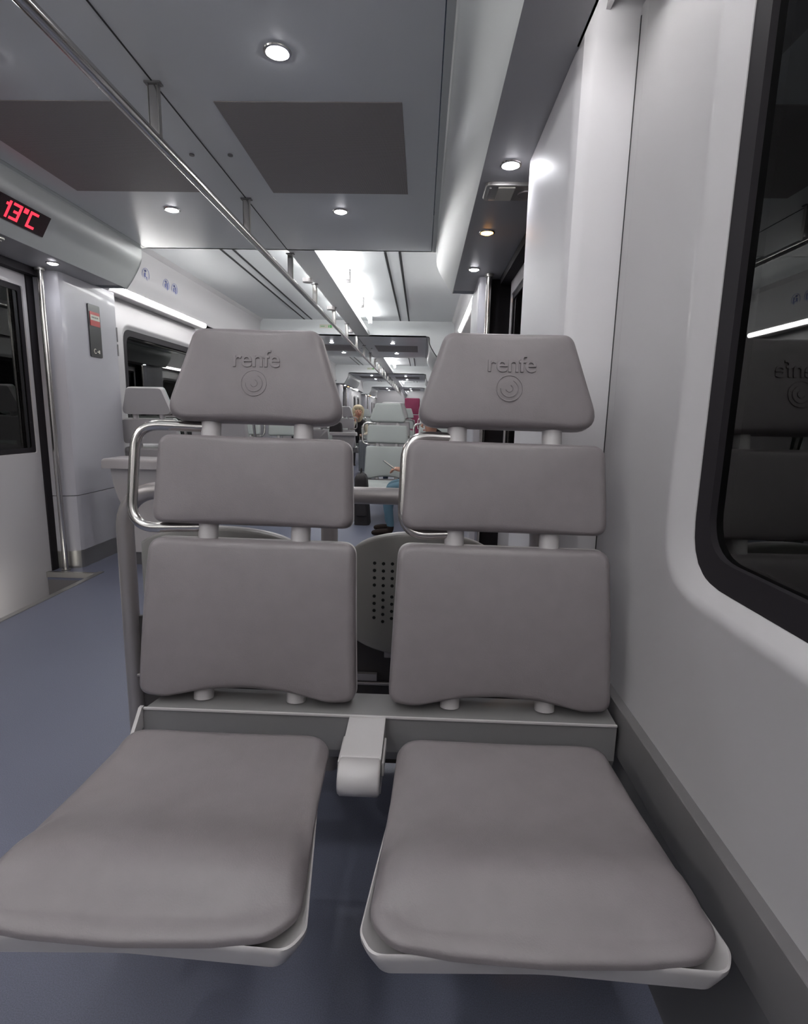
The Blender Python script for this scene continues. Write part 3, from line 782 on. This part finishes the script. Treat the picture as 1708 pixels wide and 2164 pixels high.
# maroon high-back seat
t = empty('high_back_seat', (-0.27, 14.6, 0), 0, 'tall maroon upholstered seat standing far down the aisle', 'seat')
def mw(x, s, h): return (x, s * 0.12 - h, s)
pad('backrest', rpoly([(-0.21, 0.42), (0.21, 0.42), (0.21, 1.20), (-0.21, 1.20)], 0.03, 4), 0.10, 0.03, mw, M['maroon'], t, 0.01, 3)
pad('headrest', rpoly([(-0.21, 1.215), (0.21, 1.215), (0.20, 1.64), (-0.20, 1.64)], 0.03, 4), 0.11, 0.03, mw, M['maroon'], t, 0.01, 3)
pad('cushion', rpoly([(-0.22, -0.50), (0.22, -0.50), (0.22, 0.0), (-0.22, 0.0)], 0.04, 4), 0.11, 0.03, lambda x, y, h: (x, y, 0.36 + h), M['maroon'], t, 0.01, 3)
box('pedestal', -0.12, 0.12, -0.35, -0.05, 0.0, 0.365, M['trim'], t, 0.01)
tube('armrest', [(-0.24, 0.02, 0.62), (-0.24, -0.36, 0.62)], 0.02, M['chrome'], t, 10)

# white cabinets with lids
def bin_(x0, x1, y, dz, label):
    t = empty('lidded_bin', ((x0 + x1) / 2, y, dz), 0, label, 'bin', 'white lidded boxes beside the left seats')
    h = (x1 - x0) / 2
    pad('lid', rpoly([(-h, -0.16), (h, -0.16), (h, 0.12), (-h, 0.12)], 0.03, 5), 0.07, 0.025, lambda x, y, hh: (x * (1 - 0.18 * hh), y, 0.73 + hh), M['plastic'], t, 0.0, 2)
    vs = []; fs = []; n = 4
    secs = [(0.05, 0.10, 0.045), (0.40, 0.45, 0.055), (0.55, 0.60, 0.03), (0.73, 0.73, 0.03)]
    L = [(z, ins) for z, ins in ((0.10, 0.10), (0.46, 0.10), (0.50, 0.085), (0.60, 0.06), (0.732, 0.045))]
    for z, ins in L:
        vs += [(-h + ins, -0.12 + ins * 0.3, z), (h - ins, -0.12 + ins * 0.3, z), (h - ins, 0.10, z), (-h + ins, 0.10, z)]
    for a in range(len(L) - 1):
        for i in range(4): fs.append((a * 4 + i, a * 4 + (i + 1) % 4, a * 4 + 4 + (i + 1) % 4, a * 4 + 4 + i))
    fs += [(3, 2, 1, 0), tuple(range(len(vs) - 4, len(vs)))]
    raw('body', vs, fs, M['plastic'], t, smooth=False)
    box('plinth', -h + 0.11, h - 0.11, -0.07, 0.09, 0.0, 0.10, M['trim'], t)
    return t
bin_(-2.30, -1.72, 3.95, 0.0, 'white box with overhanging rounded lid beside the left door pocket')
bin_(-1.92, -1.36, 11.45, 0.0, 'small white box with a lid far along the left side of the aisle')

# ------------------------------------------------------------------ left display, emergency panel, stickers, speaker
# fascia at the display: segment between (0.098,2.20) and (0.150,2.115) mirrored
p0 = Vector((mx(0.092), 0, 2.213)); p1 = Vector((mx(0.152), 0, 2.112))
dn = (p1 - p0); nrm = Vector((-dn.z, 0, dn.x)).normalized()
if nrm.x < 0: nrm = -nrm
dsp = empty('led_display', ((p0 + p1) / 2), 0, 'black window with red led digits in the left fascia above the door', 'display')
hl = dn.length / 2; d1 = dn.normalized()
vs = []
for off in (0.0, 0.006):
    for yy, ss in ((2.35, -1), (3.255, -1), (3.255, 1), (2.35, 1)):
        q = d1 * hl * ss + nrm * off; vs.append((q.x, yy, q.z))
raw('window_frame', vs, [(0, 1, 2, 3), (7, 6, 5, 4), (0, 1, 5, 4), (1, 2, 6, 5), (2, 3, 7, 6), (3, 0, 4, 7)], M['ledback'], dsp, False)
GL = {'1': ['..#', '.##', '..#', '..#', '..#', '..#', '..#'], '3': ['####', '...#', '...#', '.###', '...#', '...#', '####'],
      'o': ['##', '##', '..', '..', '..', '..', '..'], 'C': ['####', '#...', '#...', '#...', '#...', '#...', '####']}
bm = bmesh.new(); ycur = 2.93; cell = 0.0125
for ch in '13oC':
    g = GL[ch]; wd = len(g[0])
    for r, row in enumerate(g):
        for c, v in enumerate(row):
            if v == '#':
                yy = ycur + c * cell * 1.25
                cc = d1 * ((r - 3) * cell) + nrm * 0.0065
                e = cell * 0.55
                a = [cc + d1 * e, cc - d1 * e]
                bm.faces.new([bm.verts.new((q.x, y2, q.z)) for q, y2 in ((a[0], yy - e * 1.2), (a[0], yy + e * 1.2), (a[1], yy + e * 1.2), (a[1], yy - e * 1.2))])
    ycur += wd * cell * 1.25 + cell * 1.1
bm_obj('led_digits', bm, M['led'], dsp, False)

XC = mx(0.39)   # face of the left cabinet
ep = empty('emergency_panel', (XC + 0.001, 4.10, 1.715), 0, 'narrow black emergency panel with a red and cream label on the left cabinet', 'panel')
def plate(name, y0, y1, z0, z1, m, parent, th=0.006, r=0.008, x=0.0):
    l = rpoly([(y0, z0), (y1, z0), (y1, z1), (y0, z1)], r, 3); return flat_loop(name, x, l, m, parent, th)
plate('backplate', -0.072, 0.072, -0.187, 0.187, M['panel'], ep, 0.008, 0.012)
plate('red_label', -0.06, 0.06, 0.035, 0.135, M['red'], ep, 0.002, 0.003, 0.009)
plate('cream_label', -0.056, 0.056, 0.075, 0.113, M['cream'], ep, 0.002, 0.002, 0.0105)
bm = bmesh.new()
for q in range(7): add_box(bm, 0.0125, 0.0129, -0.042 + q * 0.012, -0.035 + q * 0.012, 0.090, 0.100)
bm_obj('label_print', bm, M['panel'], ep, False)
bm = bmesh.new()
add_tube(bm, [(0.010, -0.022 + 0.014 * math.cos(a), -0.145 + 0.016 * math.sin(a)) for a in [0.9 + i * 0.42 for i in range(12)]], 0.003, 6)
add_box(bm, 0.009, 0.012, 0.003, 0.022, -0.151, -0.144); add_box(bm, 0.009, 0.012, 0.02, 0.034, -0.159, -0.134)
bm_obj('key_symbol', bm, M['cream'], ep, False)
for i, (z0, z1) in enumerate(((1.68, 1.79), (1.57, 1.66))):
    t = plate('wall_notice', 4.396, 4.412, z0, z1, M['trim2'], None, 0.002, 0.002, XC + 0.001); tag(t, ['upper', 'lower'][i] + ' thin grey notice beside the cabinet edge on the left wall', 'notice', 'thin grey notices')
# seat pictograms on the left cove
for i, y in enumerate((5.03, 5.42, 5.60)):
    t = empty('seat_pictogram', (mx(0.4435) , y, 2.335), 0, ['single priority seat sticker, leftmost of three on the left cove', 'middle priority seat sticker on the left cove', 'rightmost priority seat sticker on the left cove'][i], 'sticker', 'priority seat stickers')
    t.rotation_euler = (0, math.radians(6), 0)
    bm = bmesh.new(); add_tube(bm, [(0.004, 0.062 * math.cos(a), 0.058 * math.sin(a)) for a in [i2 * 2 * math.pi / 28 for i2 in range(29)]], 0.0025, 5, False)
    bm_obj('ring', bm, M['blue'], t)
    bm = bmesh.new()
    add_tube(bm, [(0.004, -0.012, 0.034), (0.004, -0.011, 0.0345)], 0.011, 8)
    add_tube(bm, [(0.004, -0.012, 0.018), (0.004, -0.012, -0.012), (0.004, 0.016, -0.014), (0.004, 0.020, -0.042)], 0.006, 6)
    add_tube(bm, [(0.004, -0.024, 0.012), (0.004, -0.026, -0.028), (0.004, 0.004, -0.03)], 0.0035, 6)
    if i: add_tube(bm, [(0.004, 0.022, 0.03), (0.004, 0.03, -0.005), (0.004, 0.034, -0.03)], 0.006, 6)
    bm_obj('seated_figure', bm, M['blue'], t)
# exit signs on the bulkheads
for k in (1, 2):
    y = vest[k][0]
    t = empty('exit_sign', (-1.50, y - 0.004, 2.475), 0, ['green exit sign on the bulkhead of the second vestibule', 'green exit sign on the bulkhead of the third vestibule'][k - 1], 'sign')
    box('backing', -0.10, 0.11, -0.0, 0.003, -0.028, 0.028, M['cream'], t)
    bm = bmesh.new(); add_box(bm, -0.085, -0.02, -0.002, 0.0, -0.004, 0.004); add_box(bm, 0.06, 0.09, -0.002, 0.0, -0.022, 0.022)
    add_box(bm, 0.035, 0.05, -0.002, 0.0, -0.018, 0.010); add_box(bm, 0.04, 0.05, -0.002, 0.0, 0.013, 0.022); bm_obj('running_figure', bm, M['green'], t, False)
# soffit loudspeaker unit, right; and left
for s, x in (('right', 0.375), ('left', mx(0.375))):
    t = empty('soffit_unit', (x, 2.37, 2.047), 0, f'rectangular metal intercom unit in the {s} door soffit', 'fixture')
    if s == 'left': t.location.y = 3.0
    pad('housing', rpoly([(-0.15, -0.075), (0.15, -0.075), (0.15, 0.075), (-0.15, 0.075)], 0.025, 5), 0.014, 0.006, lambda a, b, h: (a, b, -h), M['steel'], t, 0.0, 2)
    box('cream_plate', -0.10, -0.035, -0.062, 0.062, -0.0175, -0.013, M['cream'], t)
    for q in (-0.135, 0.085, 0.105, 0.125): box('slat', q, q + 0.008, -0.06, 0.06, -0.019, -0.013, M['tube'], t)
    bm = bmesh.new(); add_tube(bm, [(0.02, 0, -0.020), (0.02, 0, -0.012)], 0.036, 20); bm_obj('speaker_disc', bm, M['tube'], t)
# purple route notice on far left wall
t = box('wall_notice', mx(0.44), mx(0.438), 20.9, 22.3, 2.14, 2.20, M['pinkprint'], None); tag(t, 'long thin reddish notice high on the far left wall', 'notice')

# ------------------------------------------------------------------ people
def person(name, label, joints, edges, radii, regions, loc=(0, 0, 0), rz=0.0):
    """joints: name->xyz ; edges: (a,b) ; regions: [(a,b,material)] nearest segment paints the face"""
    t = empty('person', loc, rz, label, 'person')
    names = list(joints); idx = {n: i for i, n in enumerate(names)}
    me = bpy.data.meshes.new('body'); me.from_pydata([joints[n] for n in names], [(idx[a], idx[b]) for a, b in edges], [])
    o = bpy.data.objects.new('body', me); COL.objects.link(o)
    sk = o.modifiers.new('skin', 'SKIN'); sk.use_smooth_shade = True; sk.branch_smoothing = 0.3
    for n in names:
        r = radii[n]; v = me.skin_vertices[0].data[idx[n]]; v.radius = r if isinstance(r, tuple) else (r, r)
        v.use_root = n == 'pelvis'
    ss = o.modifiers.new('sub', 'SUBSURF'); ss.levels = 2; ss.render_levels = 2
    dg = bpy.context.evaluated_depsgraph_get(); m2 = bpy.data.meshes.new_from_object(o.evaluated_get(dg))
    bpy.data.objects.remove(o)
    m2.materials.clear(); ml = []
    for a, b, m in regions:
        if m not in ml: ml.append(m)
    for m in ml: m2.materials.append(m)
    segs = [(Vector(joints[a]), Vector(joints[b]), ml.index(m)) for a, b, m in regions]
    for p in m2.polygons:
        c = p.center; best = (9, 0)
        for a, b, mi in segs:
            ab = b - a; tt = max(0, min(1, (c - a).dot(ab) / ab.length_squared)); d = (c - (a + ab * tt)).length
            if d < best[0]: best = (d, mi)
        p.material_index = best[1]
    body = link('body', m2, None, t, False); m2.shade_smooth()
    return t
def hand(J, E, R, wrist, pre, fwd, side, up, curl=0.5):
    """add palm and five fingers"""
    f = Vector(fwd).normalized(); s = Vector(side).normalized(); u = Vector(up).normalized(); w0 = Vector(J[wrist])
    pk = pre + 'palm'; J[pk] = tuple(w0 + f * 0.055); R[pk] = (0.026, 0.017); E.append((wrist, pk))
    for i, (off, ln) in enumerate(((-0.027, 0.066), (-0.009, 0.075), (0.009, 0.070), (0.027, 0.056))):
        a = w0 + f * 0.088 + s * off; b = a + (f * math.cos(curl) - u * math.sin(curl)) * ln * 0.5; c = b + (f * math.cos(curl * 2) - u * math.sin(curl * 2)) * ln * 0.5
        for q, nm, r in ((a, 'a', 0.0095), (b, 'b', 0.0085), (c, 'c', 0.0075)): J[pre + nm + str(i)] = tuple(q); R[pre + nm + str(i)] = r
        E += [(pk, pre + 'a' + str(i)), (pre + 'a' + str(i), pre + 'b' + str(i)), (pre + 'b' + str(i), pre + 'c' + str(i))]
    a = w0 + f * 0.03 - s * 0.032; b = a + f * 0.03 - s * 0.02; c = b + f * 0.028 - u * 0.012
    for q, nm in ((a, 't1'), (b, 't2'), (c, 't3')): J[pre + nm] = tuple(q); R[pre + nm] = 0.010
    E += [(wrist, pre + 't1'), (pre + 't1', pre + 't2'), (pre + 't2', pre + 't3')]
def sitter(label, hipz, lean, head_dir, mats, loc, rz, hands='phone', knee_z=0.47, arm_up=False, headz=0.0):
    """faces local +x, seated; hips at origin"""
    L = lean
    J = {'pelvis': (0, 0, hipz + 0.09), 'waist': (0.02 + L * 0.25, 0, hipz + 0.24), 'chest': (0.02 + L * 0.62, 0, hipz + 0.40), 'upper': (0.02 + L * 0.85, 0, hipz + 0.50)}
    R = {'pelvis': (0.125, 0.15), 'waist': (0.11, 0.13), 'chest': (0.12, 0.15), 'upper': (0.085, 0.12)}
    nk = (0.03 + L * 1.05, 0, hipz + 0.575); J['neck'] = nk; R['neck'] = 0.052
    hd = Vector(nk) + Vector((0.03 + L * 0.25, 0, 0.085 + headz)); J['jaw'] = tuple(hd + Vector((0.012, 0, -0.02))); R['jaw'] = (0.062, 0.066)
    J['skull'] = tuple(hd + Vector((0, 0, 0.055))); R['skull'] = (0.086, 0.078); J['crown'] = tuple(hd + Vector((-0.01, 0, 0.105))); R['crown'] = (0.058, 0.055)
    E = [('pelvis', 'waist'), ('waist', 'chest'), ('chest', 'upper'), ('upper', 'neck'), ('neck', 'jaw'), ('jaw', 'skull'), ('skull', 'crown')]
    for sd, s in (('l', 1), ('r', -1)):
        J[sd + 'hip'] = (0.05, s * 0.10, hipz + 0.075); R[sd + 'hip'] = 0.088
        J[sd + 'thigh'] = (0.25, s * 0.115, hipz + 0.07); R[sd + 'thigh'] = 0.075
        J[sd + 'knee'] = (0.49, s * 0.12, knee_z + 0.0); R[sd + 'knee'] = 0.058
        J[sd + 'calf'] = (0.50, s * 0.12, 0.30); R[sd + 'calf'] = 0.052
        J[sd + 'ankle'] = (0.49 - 0.02 * s, s * 0.12, 0.10); R[sd + 'ankle'] = 0.038
        J[sd + 'heel'] = (0.47, s * 0.12, 0.045); R[sd + 'heel'] = 0.04
        J[sd + 'ball'] = (0.60, s * 0.125, 0.036); R[sd + 'ball'] = (0.040, 0.032)
        J[sd + 'toe'] = (0.66, s * 0.125, 0.03); R[sd + 'toe'] = (0.032, 0.024)
        E += [('pelvis', sd + 'hip'), (sd + 'hip', sd + 'thigh'), (sd + 'thigh', sd + 'knee'), (sd + 'knee', sd + 'calf'), (sd + 'calf', sd + 'ankle'), (sd + 'ankle', sd + 'heel'), (sd + 'heel', sd + 'ball'), (sd + 'ball', sd + 'toe')]
        sh = (0.01 + L * 0.85, s * 0.165, hipz + 0.48); J[sd + 'sh'] = sh; R[sd + 'sh'] = 0.062
        if arm_up and s == -1:
            J[sd + 'el'] = (0.20 + L * 0.9, s * 0.16, hipz + 0.30); wr = (0.14 + L, s * 0.06, hipz + 0.50); fw, sdv, upv = (0.0, 0.1, 1), (0, 1, 0), (1, 0, 0)
        else:
            J[sd + 'el'] = (0.12 + L * 0.6, s * 0.20, hipz + 0.24); wr = (0.35 + L * 0.2, s * 0.09, hipz + 0.215); fw, sdv, upv = (1, -s * 0.35, 0.12), (s * 0.3, 1, 0), (0, 0, 1)
        R[sd + 'el'] = 0.043; J[sd + 'wr'] = wr; R[sd + 'wr'] = 0.027
        E += [('upper', sd + 'sh'), (sd + 'sh', sd + 'el'), (sd + 'el', sd + 'wr')]
        hand(J, E, R, sd + 'wr', sd, fw, Vector(sdv) * (s), upv)
    top, sleeve, leg, shoe = mats
    G = [('pelvis', 'waist', top), ('waist', 'chest', top), ('chest', 'upper', top), ('upper', 'neck', top), ('neck', 'jaw', M['skin']), ('jaw', 'skull', M['skin']), ('skull', 'crown', M['skin'])]
    for sd in 'lr':
        G += [('upper', sd + 'sh', top), (sd + 'sh', sd + 'el', sleeve), (sd + 'el', sd + 'wr', sleeve), (sd + 'wr', sd + 'palm', M['skin']), (sd + 'palm', sd + 'a1', M['skin']), (sd + 't1', sd + 't3', M['skin']), (sd + 'a0', sd + 'c0', M['skin']), (sd + 'a3', sd + 'c3', M['skin']),
              ('pelvis', sd + 'hip', leg), (sd + 'hip', sd + 'knee', leg), (sd + 'knee', sd + 'calf', leg), (sd + 'calf', sd + 'ankle', leg), (sd + 'ankle', sd + 'heel', shoe), (sd + 'heel', sd + 'toe', shoe)]
    t = person('p', label, J, E, R, G, loc, rz)
    return t, J
def head_bits(t, J, hair, style):
    c = Vector(J['skull'])
    # nose, eyes, mouth, ears
    bm = bmesh.new(); add_tube(bm, [c + Vector((0.076, 0, 0.012)), c + Vector((0.098, 0, -0.022)), c + Vector((0.080, 0, -0.034))], [0.007, 0.012, 0.008], 8); bm_obj('nose', bm, M['skin'], t)
    for s in (1, -1):
        bm = bmesh.new(); bmesh.ops.create_uvsphere(bm, u_segments=8, v_segments=6, radius=0.009); e = bm_obj('eye', bm, M['dhair'], t); e.location = c + Vector((0.076, s * 0.028, 0.008))
        bm = bmesh.new(); bmesh.ops.create_uvsphere(bm, u_segments=8, v_segments=6, radius=0.026); e = bm_obj('ear', bm, M['skin'], t); e.location = c + Vector((0.0, s * 0.078, -0.01)); e.scale = (0.8, 0.35, 1.1)
    bm = bmesh.new(); add_tube(bm, [c + Vector((0.070, -0.02, -0.058)), c + Vector((0.078, 0, -0.06)), c + Vector((0.070, 0.02, -0.058))], 0.005, 6); bm_obj('mouth', bm, M['red'], t)
    # hair cap: partial ellipsoid
    bm = bmesh.new(); bmesh.ops.create_uvsphere(bm, u_segments=20, v_segments=14, radius=1.0)
    for v in bm.verts:
        x, y, z = v.co; rx, ry, rz = 0.108, 0.098, 0.105
        if style == 'long': rx, ry, rz = 0.125, 0.125, 0.125
        zz = z
        if x > 0.35 and z < 0.45: v.co = Vector((0.02, y * 0.07, 0.02)); continue
        low = 1.0
        if style == 'long' and z < 0: rz = 0.26; rx = 0.12; x = min(x, 0.1)
        if style == 'short' and z < -0.2: rx = 0.08; ry = 0.07; rz = 0.07
        v.co = Vector((x * rx - 0.012, y * ry, z * rz + 0.03))
    bmesh.ops.subdivide_edges(bm, edges=bm.edges[:], cuts=0)
    o = bm_obj('hair', bm, hair, t, angle=180); o.location = c
# passenger with phone, seated sideways against the right wall past the near vestibule
fs = empty('side_folding_seat', (0.27, 5.22, -0.045), 0, 'sideways folding seat against the right wall under the passenger with the phone', 'folding seat')
pad('cushion', rpoly([(-0.20, -0.22), (0.20, -0.22), (0.20, 0.22), (-0.20, 0.22)], 0.05, 4), 0.05, 0.02, lambda x, y, h: (x, y, 0.37 + h), M['fpad'], fs, 0.0, 2)
pad('backrest', rpoly([(-0.21, 0.55), (0.21, 0.55), (0.19, 0.95), (-0.19, 0.95)], 0.05, 4), 0.03, 0.012, lambda x, s, h: (0.216 - h, x, s), M['fpad'], fs, 0.0, 2)
box('wall_bracket', 0.10, 0.225, -0.05, 0.05, 0.33, 0.372, M['tube'], fs)
p, J = sitter('person in dark top and blue jeans sitting sideways, looking at a phone', 0.42, 0.03, 0, (M['blackcloth'], M['blackcloth'], M['jeans'], M['boot']), (0.195, 5.22, 0), math.pi, headz=-0.055)
head_bits(p, J, M['dhair'], 'short')
w0 = Vector(J['lwr'])
ph = empty('mobile_phone', (0, 0, 0), 0, 'pale mobile phone held in both hands by the seated passenger in jeans', 'phone')
ph.location = (0.195 - (w0.x + 0.145), 5.22, w0.z + 0.045); ph.rotation_euler = (0, math.radians(35), 0)
box('phone_body', -0.07, 0.07, -0.036, 0.036, -0.004, 0.004, M['case'], ph, 0.003)
box('phone_screen', -0.064, 0.064, -0.032, 0.032, 0.0042, 0.005, M['cream'], ph)
# blonde woman on the left
p, J = sitter('person with long blond hair, black vest over beige top, hand at the chin', 0.47, 0.20, 0, (M['blackcloth'], M['beige'], M['blackcloth'], M['boot']), (-1.60, 13.26, -0.04), math.radians(-75), arm_up=True, knee_z=0.55)
p.scale = (1.15, 1.15, 1.08)
head_bits(p, J, M['blond'], 'long')
# passenger whose crown shows over the seat
p, J = sitter('person in black with dark hair behind the pale headrest, only the crown showing', 0.49, 0.02, 0, (M['blackcloth'], M['blackcloth'], M['navy'], M['boot']), (-0.43, 7.99, 0), math.radians(90), knee_z=0.55)
head_bits(p, J, M['dhair'], 'short')
# suitcases
def suitcase(loc, rz, w_, d, h, m, label):
    t = empty('suitcase', loc, rz, label, 'suitcase')
    b = box('shell', -w_ / 2, w_ / 2, -d / 2, d / 2, 0.055, h, m, t, 0.03)
    for i in range(5):
        x = -w_ / 2 + w_ * (i + 1) / 6; box('rib', x - 0.008, x + 0.008, -d / 2 - 0.004, d / 2 + 0.004, 0.10, h - 0.05, m, b, 0.003)
    for sx in (-1, 1):
        for sy in (-1, 1): tube('wheel', [(sx * (w_ / 2 - 0.05) - 0.012, sy * (d / 2 - 0.04), 0.03), (sx * (w_ / 2 - 0.05) + 0.012, sy * (d / 2 - 0.04), 0.03)], 0.03, M['rubber'], t, 12)
    tube('pull_handle', fillet([(-0.09, d / 2 - 0.03, h - 0.02), (-0.09, d / 2 - 0.03, h + 0.10), (0.09, d / 2 - 0.03, h + 0.10), (0.09, d / 2 - 0.03, h - 0.02)], 0.02, 4), 0.007, M['tube'], t, 8)
suitcase((-1.15, 10.9, 0), 0.1, 0.22, 0.40, 0.66, M['case'], 'grey ribbed wheeled suitcase standing in the aisle beside the blond person')
bg = empty('black_backpack', (-0.61, 5.70, 0), 0, 'dark backpack standing on the floor by the pale right-hand aisle seat', 'backpack')
pad('pack_body', rpoly([(-0.075, -0.12), (0.075, -0.12), (0.075, 0.12), (-0.075, 0.12)], 0.05, 4), 0.54, 0.07, lambda x, y, h: (x * (1.1 - 0.5 * h) + 0.02 * math.sin(h * 9), y, h), M['blackcloth'], bg, 0.01, 3)
tube('carry_loop', fillet([(-0.02, -0.04, 0.52), (-0.02, -0.03, 0.59), (-0.02, 0.03, 0.59), (-0.02, 0.04, 0.52)], 0.02, 4), 0.007, M['blackcloth'], bg, 8)
pad('front_pocket', rpoly([(-0.055, 0.10), (0.055, 0.10), (0.055, 0.32), (-0.055, 0.32)], 0.02, 4), 0.03, 0.012, lambda x, s2, h: (x, -0.115 - h, s2), M['blackcloth'], bg, 0.0, 2)
bg = empty('black_bag', (-1.80, 11.43, 0.80), 0, 'soft black bag on the far white lidded box', 'bag')
pad('bag_body', rpoly([(-0.14, -0.10), (0.14, -0.10), (0.14, 0.10), (-0.14, 0.10)], 0.05, 4), 0.20, 0.05, lambda x, y, h: (x * (1 - 0.8 * h), y * (1 - h), h), M['blackcloth'], bg, 0.01, 3)
tube('bag_handle', fillet([(-0.06, 0, 0.20), (-0.04, 0, 0.27), (0.04, 0, 0.27), (0.06, 0, 0.20)], 0.02, 4), 0.008, M['blackcloth'], bg, 8)

# ------------------------------------------------------------------ outside: dark concrete platform walls and ground beyond the glass
o = struct(box('trim_90', -7.2, -7.0, -6, 40, -1.2, 4.0, M['concrete']))
o = struct(box('trim_91', 4.0, 4.2, -6, 40, -1.2, 4.0, M['concrete']))
o = struct(box('trim_92', -7.0, -3.0, -6, 40, -1.3, -1.2, M['concrete']))
for i, z in enumerate((1.00, 1.10)):  # stripes put in for yellow reflections in the door glass
    t = box('yellow_band', -6.999, -6.98, -6, 40, z, z + 0.045, M['yellow'], None); tag(t, ['lower', 'upper'][i] + ' yellow stripe added on the dark wall outside, for reflections in the left door glass', 'stripe', 'yellow stripes outside')
la = bpy.data.lights.new('platform_fill', 'AREA'); la.energy = 30; la.size = 0.3; la.size_y = 8; la.shape = 'RECTANGLE'  # fill light added for the outside stripes, no lamp body there
ol = bpy.data.objects.new('platform_fill', la); COL.objects.link(ol); ol.location = (-5.2, 8, 3.0); ol.rotation_euler = (0, math.radians(35), 0)
tag(ol, 'dim fill light added to show the yellow stripes outside the left door', 'lamp')
